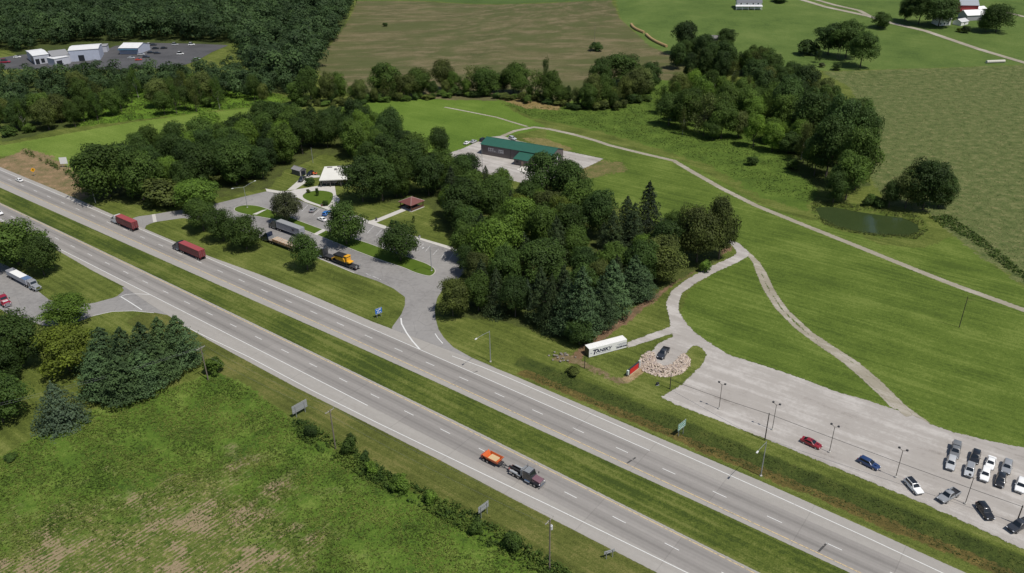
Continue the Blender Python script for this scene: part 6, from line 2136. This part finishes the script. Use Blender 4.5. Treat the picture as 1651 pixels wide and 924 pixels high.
def lot_lamp(bp, tp, label):
    g, h = top_h(bp, tp)
    o = thing('lot_lamp', label, 'lamp post', g, RA, 'twin headed lamp posts on the gravel lot')
    m = MB(); m.cyl((0, 0, .25), (0, 0, h - .5), .075, .06, n=8); m.build('pole', DARKP, o)
    m = MB(); m.cyl((0, 0, -.05), (0, 0, .35), .3, n=12); m.build('base', CONC, o)
    m = MB(); m.cyl((-.75, 0, h - .15), (0, 0, h - .6), .04, n=6); m.cyl((.75, 0, h - .15), (0, 0, h - .6), .04, n=6); m.build('bracket', DARKP, o)
    for sx in (-1, 1):
        m = MB(); m.box((sx * .8, -.05, h), (.5, .42, .34), .08); lh_ = m.build('lamp_head', DARKST, o)
        m = MB(); m.box((sx * .8, -.05, h - .18), (.38, .32, .02)); m.build('lens', LAMPG, lh_)
    return o
for bp, tp, lb in (((1159, 659.5), (1164.5, 617.5), 'lamp post nearest the rock ring on the gravel lot'), ((1245, 693), (1253, 650), 'lamp post beside the black cable pole'), ((1337, 729.5), (1347, 685.5), 'lamp post right of the dark red sedan'),
                   ((1444, 769.8), (1454.5, 723), 'lamp post right of the dark blue wagon'), ((1556, 812.5), (1570, 767), 'lamp post in front of the block of parked cars')):
    lot_lamp(bp, tp, lb)

def hwy_light(bp, tp, arms, label, group=None):
    g, h = top_h(bp, tp)
    o = thing('street_lamp', label, 'street lamp', g, 0, group)
    m = MB(); m.cyl((0, 0, 0), (0, 0, h - .3), .13, .075, n=10); m.build('pole', GALV, o)
    m = MB(); m.box((0, 0, .15), (.5, .5, .3), .04); m.build('base', CONC, o)
    for px in arms:
        d = ray(*px); # arm end lies at lamp height
        hh = h + .2
        k = (CH - hh) / -d[2]
        e = Vector((d[0] * k - g.x, d[1] * k - g.y, hh))
        if Vector((e.x, e.y)).length > 8: e.xy = Vector((e.x, e.y)).normalized() * 8
        m = MB(); prev = Vector((0, 0, h - .5))
        for i in range(1, 7):
            t_ = i / 6
            p = Vector((e.x * t_, e.y * t_, h - .5 + .7 * math.sin(t_ * math.pi / 2)))
            m.cyl(prev, p, .05, n=6, cap=False); prev = p
        m.build('arm', GALV, o)
        m = MB(); m.box((e.x, e.y, e.z), (.85, .38, .2), .06, math.atan2(e.y, e.x)); lh_ = m.build('lamp_head', pm('lamp_grey', (.6, .6, .58), rough=.4), o)
        m = MB(); m.box((e.x, e.y, e.z - .11), (.6, .28, .03), 0, math.atan2(e.y, e.x)); m.build('lens', LAMPG, lh_)
    return o
hwy_light((790.9, 583.5), (793.5, 532), [(767.5, 546.5)], 'single armed street lamp at the rest area entrance ramp')
hwy_light((1226.6, 767.5), (1241, 711), [(1221, 729)], 'single armed street lamp beside the ditch below the gravel lot')
hwy_light((399, 335), (394, 300), [(374.7, 304), (411, 291.7)], 'double armed street lamp on the left end of the island')
hwy_light((696, 437), (692.7, 396), [(682, 400)], 'single armed street lamp on the right end of the island')

def sign(name, label, corners_px_base, w, h, z0, ang, face, back=GALV, posts=2, loc=None, cat='sign', thick=.05):
    g = loc if loc is not None else G(*corners_px_base)
    o = thing(name, label, cat, g, ang)
    m = MB(); m.box((0, 0, z0 + h / 2), (w, thick, h)); pnl = m.build('panel', back, o)
    m = MB(); m.box((0, -thick / 2 - .006, z0 + h / 2), (w - .06, .012, h - .06)); fc = m.build('sign_face', face, o)
    for x in ((-w * .3, w * .3) if posts == 2 else (0,)):
        m = MB(); m.box((x, thick / 2 + .07, (z0 + h * .9) / 2 - .2), (.13, .13, z0 + h * .9 + .4)); m.build('post', GALV, o)
    for zz in (z0 + h * .25, z0 + h * .75):
        m = MB(); m.box((0, thick / 2 + .03, zz), (w * .96, .05, .07)); m.build('stiffener', GALV, o)
    return o
# signs face traffic: near carriageway traffic comes from the upper left, far traffic from the lower right
ALU = pm('sign_back', (.36, .37, .385), rough=.45, metal=.3, var=.1)
WHITEF = pm('sign_white', (.7, .7, .7), rough=.5)
GREENF = pm('sign_green', (.0, .21, .135), rough=.4)
BLUEF = pm('sign_blue', (.01, .13, .48), rough=.4)
YELF = pm('sign_yellow', (.75, .36, .0), rough=.4)
a1 = RA - math.pi / 2            # local -y faces upstream (-u)
g = (G(475, 674) + G(495, 663)) / 2
sign('road_sign', 'large grey back of a highway sign left of the field pole', None, 4.4, 2.3, 1.3, RA - math.pi / 2 - .06, BLUEF, ALU, loc=g)
g = (G(773.7, 832) + G(786.4, 831)) / 2
sign('road_sign', 'grey back of a middle sized highway sign right of the field bushes', None, 3.0, 1.7, 1.6, RA - math.pi / 2 - .1, GREENF, ALU, loc=g)
sign('road_sign', 'small grey back of a low sign near the bottom edge', (982, 899), 2.3, .8, 1.2, RA - math.pi / 2 - .55, WHITEF, ALU)
GF = RA + math.pi / 2            # local -y faces +u, the far carriageway's oncoming traffic
so = sign('road_sign', 'green highway guide sign with white lettering over the ditch', None, 3.3, 1.9, 2.0, GF - .12, GREENF, loc=(G(1093, 705.4) + G(1102.5, 697.5)) / 2)
m = MB()
for zz in (2.35, 2.85, 3.4):
    x = -1.35
    while x < 1.25:
        w = R.uniform(.14, .3); m.box((x + w / 2, -.045, zz), (w, .012, .27)); x += w + R.uniform(.06, .16)
for zz, hh in ((2.04, .05), (3.86, .05)): m.box((0, -.044, zz), (3.15, .012, hh))
for xx in (-1.57, 1.57): m.box((xx, -.044, 2.95), (.05, .012, 1.8))
m.build('sign_lettering', WHITEF, so)
so = sign('road_sign', 'blue rest area sign with white marks on the grass strip', None, 2.3, 1.9, 1.3, GF - .25, BLUEF, loc=G(611.5, 511.5))
m = MB()
m.add([(-.75, -.046, 1.65), (-.5, -.046, 1.6), (.45, -.046, 2.75), (.25, -.046, 2.9)], [(0, 1, 2, 3)])
m.add([(.75, -.046, 3.0), (.1, -.046, 2.85), (.62, -.046, 2.3)], [(0, 2, 1)])
m.box((.35, -.044, 1.75), (.9, .012, .2)); m.box((-.55, -.044, 2.6), (.5, .012, .22))
for zz in (1.36, 3.14): m.box((0, -.044, zz), (2.1, .012, .05))
m.build('sign_symbol', WHITEF, so)
g = G(56, 284)
yo = thing('warning_sign', 'yellow diamond warning sign on the reddish bank at the left', 'sign', g, GF)
m = MB(); s_ = 1.05; m.slab([(0, -.03, 1.9), (s_, -.03, 1.9 + s_), (0, -.03, 1.9 + 2 * s_), (-s_, -.03, 1.9 + s_)], .04); m.build('sign_face', YELF, yo)
m = MB(); m.box((0, -.045, 2.95), (.35, .012, .9)); m.box((.1, -.046, 3.2), (.7, .012, .2)); m.build('sign_symbol', BLACKM, yo)
m = MB(); m.box((0, .04, 1.6), (.12, .1, 3.6)); m.build('post', GALV, yo)
g = G(105, 269.5)
so = sign('field_board', 'white board on posts standing at the edge of the left mown field', None, 3.4, 3.2, 1.6, math.radians(8), WHITEP, loc=g)
# red board sign by the rock ring
a, c = G(1014, 607), G(1030, 594.5)
ra_ = math.atan2(c.y - a.y, c.x - a.x)
L = (c - a).length
rs = thing('board_sign', 'low red sign board with pale end cap left of the rock ring', 'sign', (a.x, a.y, 0), ra_)
m = MB(); m.box((L / 2, .25, 1.15), (L, .45, 1.9), .03); m.build('panel', pm('sign_casing', (.03, .03, .035)), rs)
m = MB(); m.box((L * .52, .02, 1.15), (L * .84, .03, 1.6)); m.build('sign_face', pm('sign_red', (.5, .012, .015), rough=.4), rs)
m = MB(); m.box((-.25, .25, 1.3), (.5, .6, 1.3), .06); m.build('end_cap', pm('cap_pale', (.55, .6, .56)), rs)
m = MB(); m.box((L / 2, .25, .12), (L + .3, .8, .24), .04); m.build('base', pm('sandstone', (.4, .31, .2), rough=.9), rs)
m = MB(); m.box((L + .5, .25, 1.2), (.7, .5, 2.2), .08); m.build('stone_pier', pm('pier_grey', (.42, .42, .4), rough=.9), rs)
# low things on the grass
g = G(1060, 621)
bo = thing('shadow_block', 'black block standing in for the cast shadow of the black pole on the grass to its left', 'shadow stand-in', g, .4)  # black block added where the cast shadow of the pole head falls
m = MB(); m.box((0, 0, .55), (.8, .5, .5), .08); m.build('lamp_head', BLACKM, bo)  # box carrying the dark tone of that shadow, no working lamp
m = MB(); m.cyl((0, 0, 0), (0, 0, .35), .06, n=6); m.box((0, 0, .03), (.9, .5, .06)); m.build('stand', GALV, bo)
for p, lb, cn in (((676.5, 384), 'grey waste bin beside the sidewalk above the stalls', (.42, .42, .4)), ((607, 356), 'dark waste bin where the pavilion path meets the sidewalk', (.1, .1, .1)), ((519, 333), 'brown waste bin on the plaza in front of the grass circle', (.16, .08, .05))):
    g = G(*p)
    o = thing('waste_bin', lb, 'bin', (g.x, g.y, .1))
    m = MB(); m.cyl((0, 0, 0), (0, 0, 1.0), .34, .38, n=12); m.build('body', pm('bin_%d' % int(cn[0] * 100), cn), o)
    m = MB(); m.cyl((0, 0, 1.0), (0, 0, 1.2), .4, .2, n=12); m.build('lid', BLACKM, o)

# rocks
def rocks(name, label, spots, size, mat, seed):
    g = np.random.default_rng(seed)
    import itertools
    u = np.array([(x, y, z) for x in (-1, 0, 1) for y in (-1, 0, 1) for z in (-1, 0, 1) if (x, y, z) != (0, 0, 0)], float)
    ico = np.array([(0, 0, 1), (.894, 0, .447), (.276, .851, .447), (-.724, .526, .447), (-.724, -.526, .447), (.276, -.851, .447), (.724, .526, -.447), (-.276, .851, -.447), (-.894, 0, -.447), (-.276, -.851, -.447), (.724, -.526, -.447), (0, 0, -1)])
    fc = np.array([(0, 1, 2), (0, 2, 3), (0, 3, 4), (0, 4, 5), (0, 5, 1), (1, 6, 2), (2, 7, 3), (3, 8, 4), (4, 9, 5), (5, 10, 1), (2, 6, 7), (3, 7, 8), (4, 8, 9), (5, 9, 10), (1, 10, 6), (6, 11, 7), (7, 11, 8), (8, 11, 9), (9, 11, 10), (10, 11, 6)])
    V, Fs, T_ = [], [], []
    for i, (x, y, z) in enumerate(spots):
        s = size * g.uniform(.5, 1.35)
        v = ico * g.uniform(.7, 1.25, (12, 1)) * np.array([g.uniform(.8, 1.3), g.uniform(.8, 1.3), g.uniform(.5, .85)]) * s
        a = g.uniform(0, 6.28)
        v = np.column_stack([v[:, 0] * math.cos(a) - v[:, 1] * math.sin(a), v[:, 0] * math.sin(a) + v[:, 1] * math.cos(a), v[:, 2]])
        V.append(v + np.array([x, y, z + s * .3])); Fs.append(fc + 12 * i); T_.append(np.full(12, g.random()))
    me = np_mesh(name, np.concatenate(V), np.concatenate(Fs))
    fattr(me, 'tint', np.concatenate(T_))
    return tag(link(name, me, mat), label, 'rocks', None, 'stuff')
rm_, t, b = newmat('limestone_rubble')
ti = t.attr('tint')
cc = t.mix(ti, (.30, .23, .18), (.56, .48, .40))
cc = t.mix(t.ss(ti, .8, .95), cc, (.25, .2, .19))
t.put(b.inputs['Base Color'], t.scale(cc, t.m('MULTIPLY_ADD', t.noise(t.pos(), 3, 3), .5, .75)))
b.inputs['Roughness'].default_value = .95
RING_O = np.array(GP([(1032, 592), (1034, 576), (1046, 567), (1055, 569), (1057, 585), (1070, 591), (1086, 588), (1095, 576), (1102, 571), (1112, 578), (1111, 590), (1100, 601), (1080, 607.5), (1058, 606), (1040, 600)]))
spots = []
x0, x1, y0, y1 = bb(RING_O, 0)
g_ = np.random.default_rng(3)
while len(spots) < 1500:
    p = np.array([[g_.uniform(x0, x1), g_.uniform(y0, y1)]])
    sd_ = sdf_poly(p, RING_O)[0]
    if sd_ > -.2: spots.append((p[0, 0], p[0, 1], min(.55, max(0, sd_) * .35) * g_.uniform(.3, 1)))
rocks('rock_ring', 'ring of pale pinkish rubble rocks round the displayed pickup', spots, .27, rm_, 4)
cg = G(908, 576)
rocks('culvert_rocks', 'small heap of grey rocks at the culvert above the ditch', [(cg.x + g_.normal(0, 1.6), cg.y + g_.normal(0, 1.2), g_.uniform(0, .3)) for _ in range(26)], .32, pm('culvert_rock', (.2, .18, .16), rough=.9, var=.3, sc=1), 5)
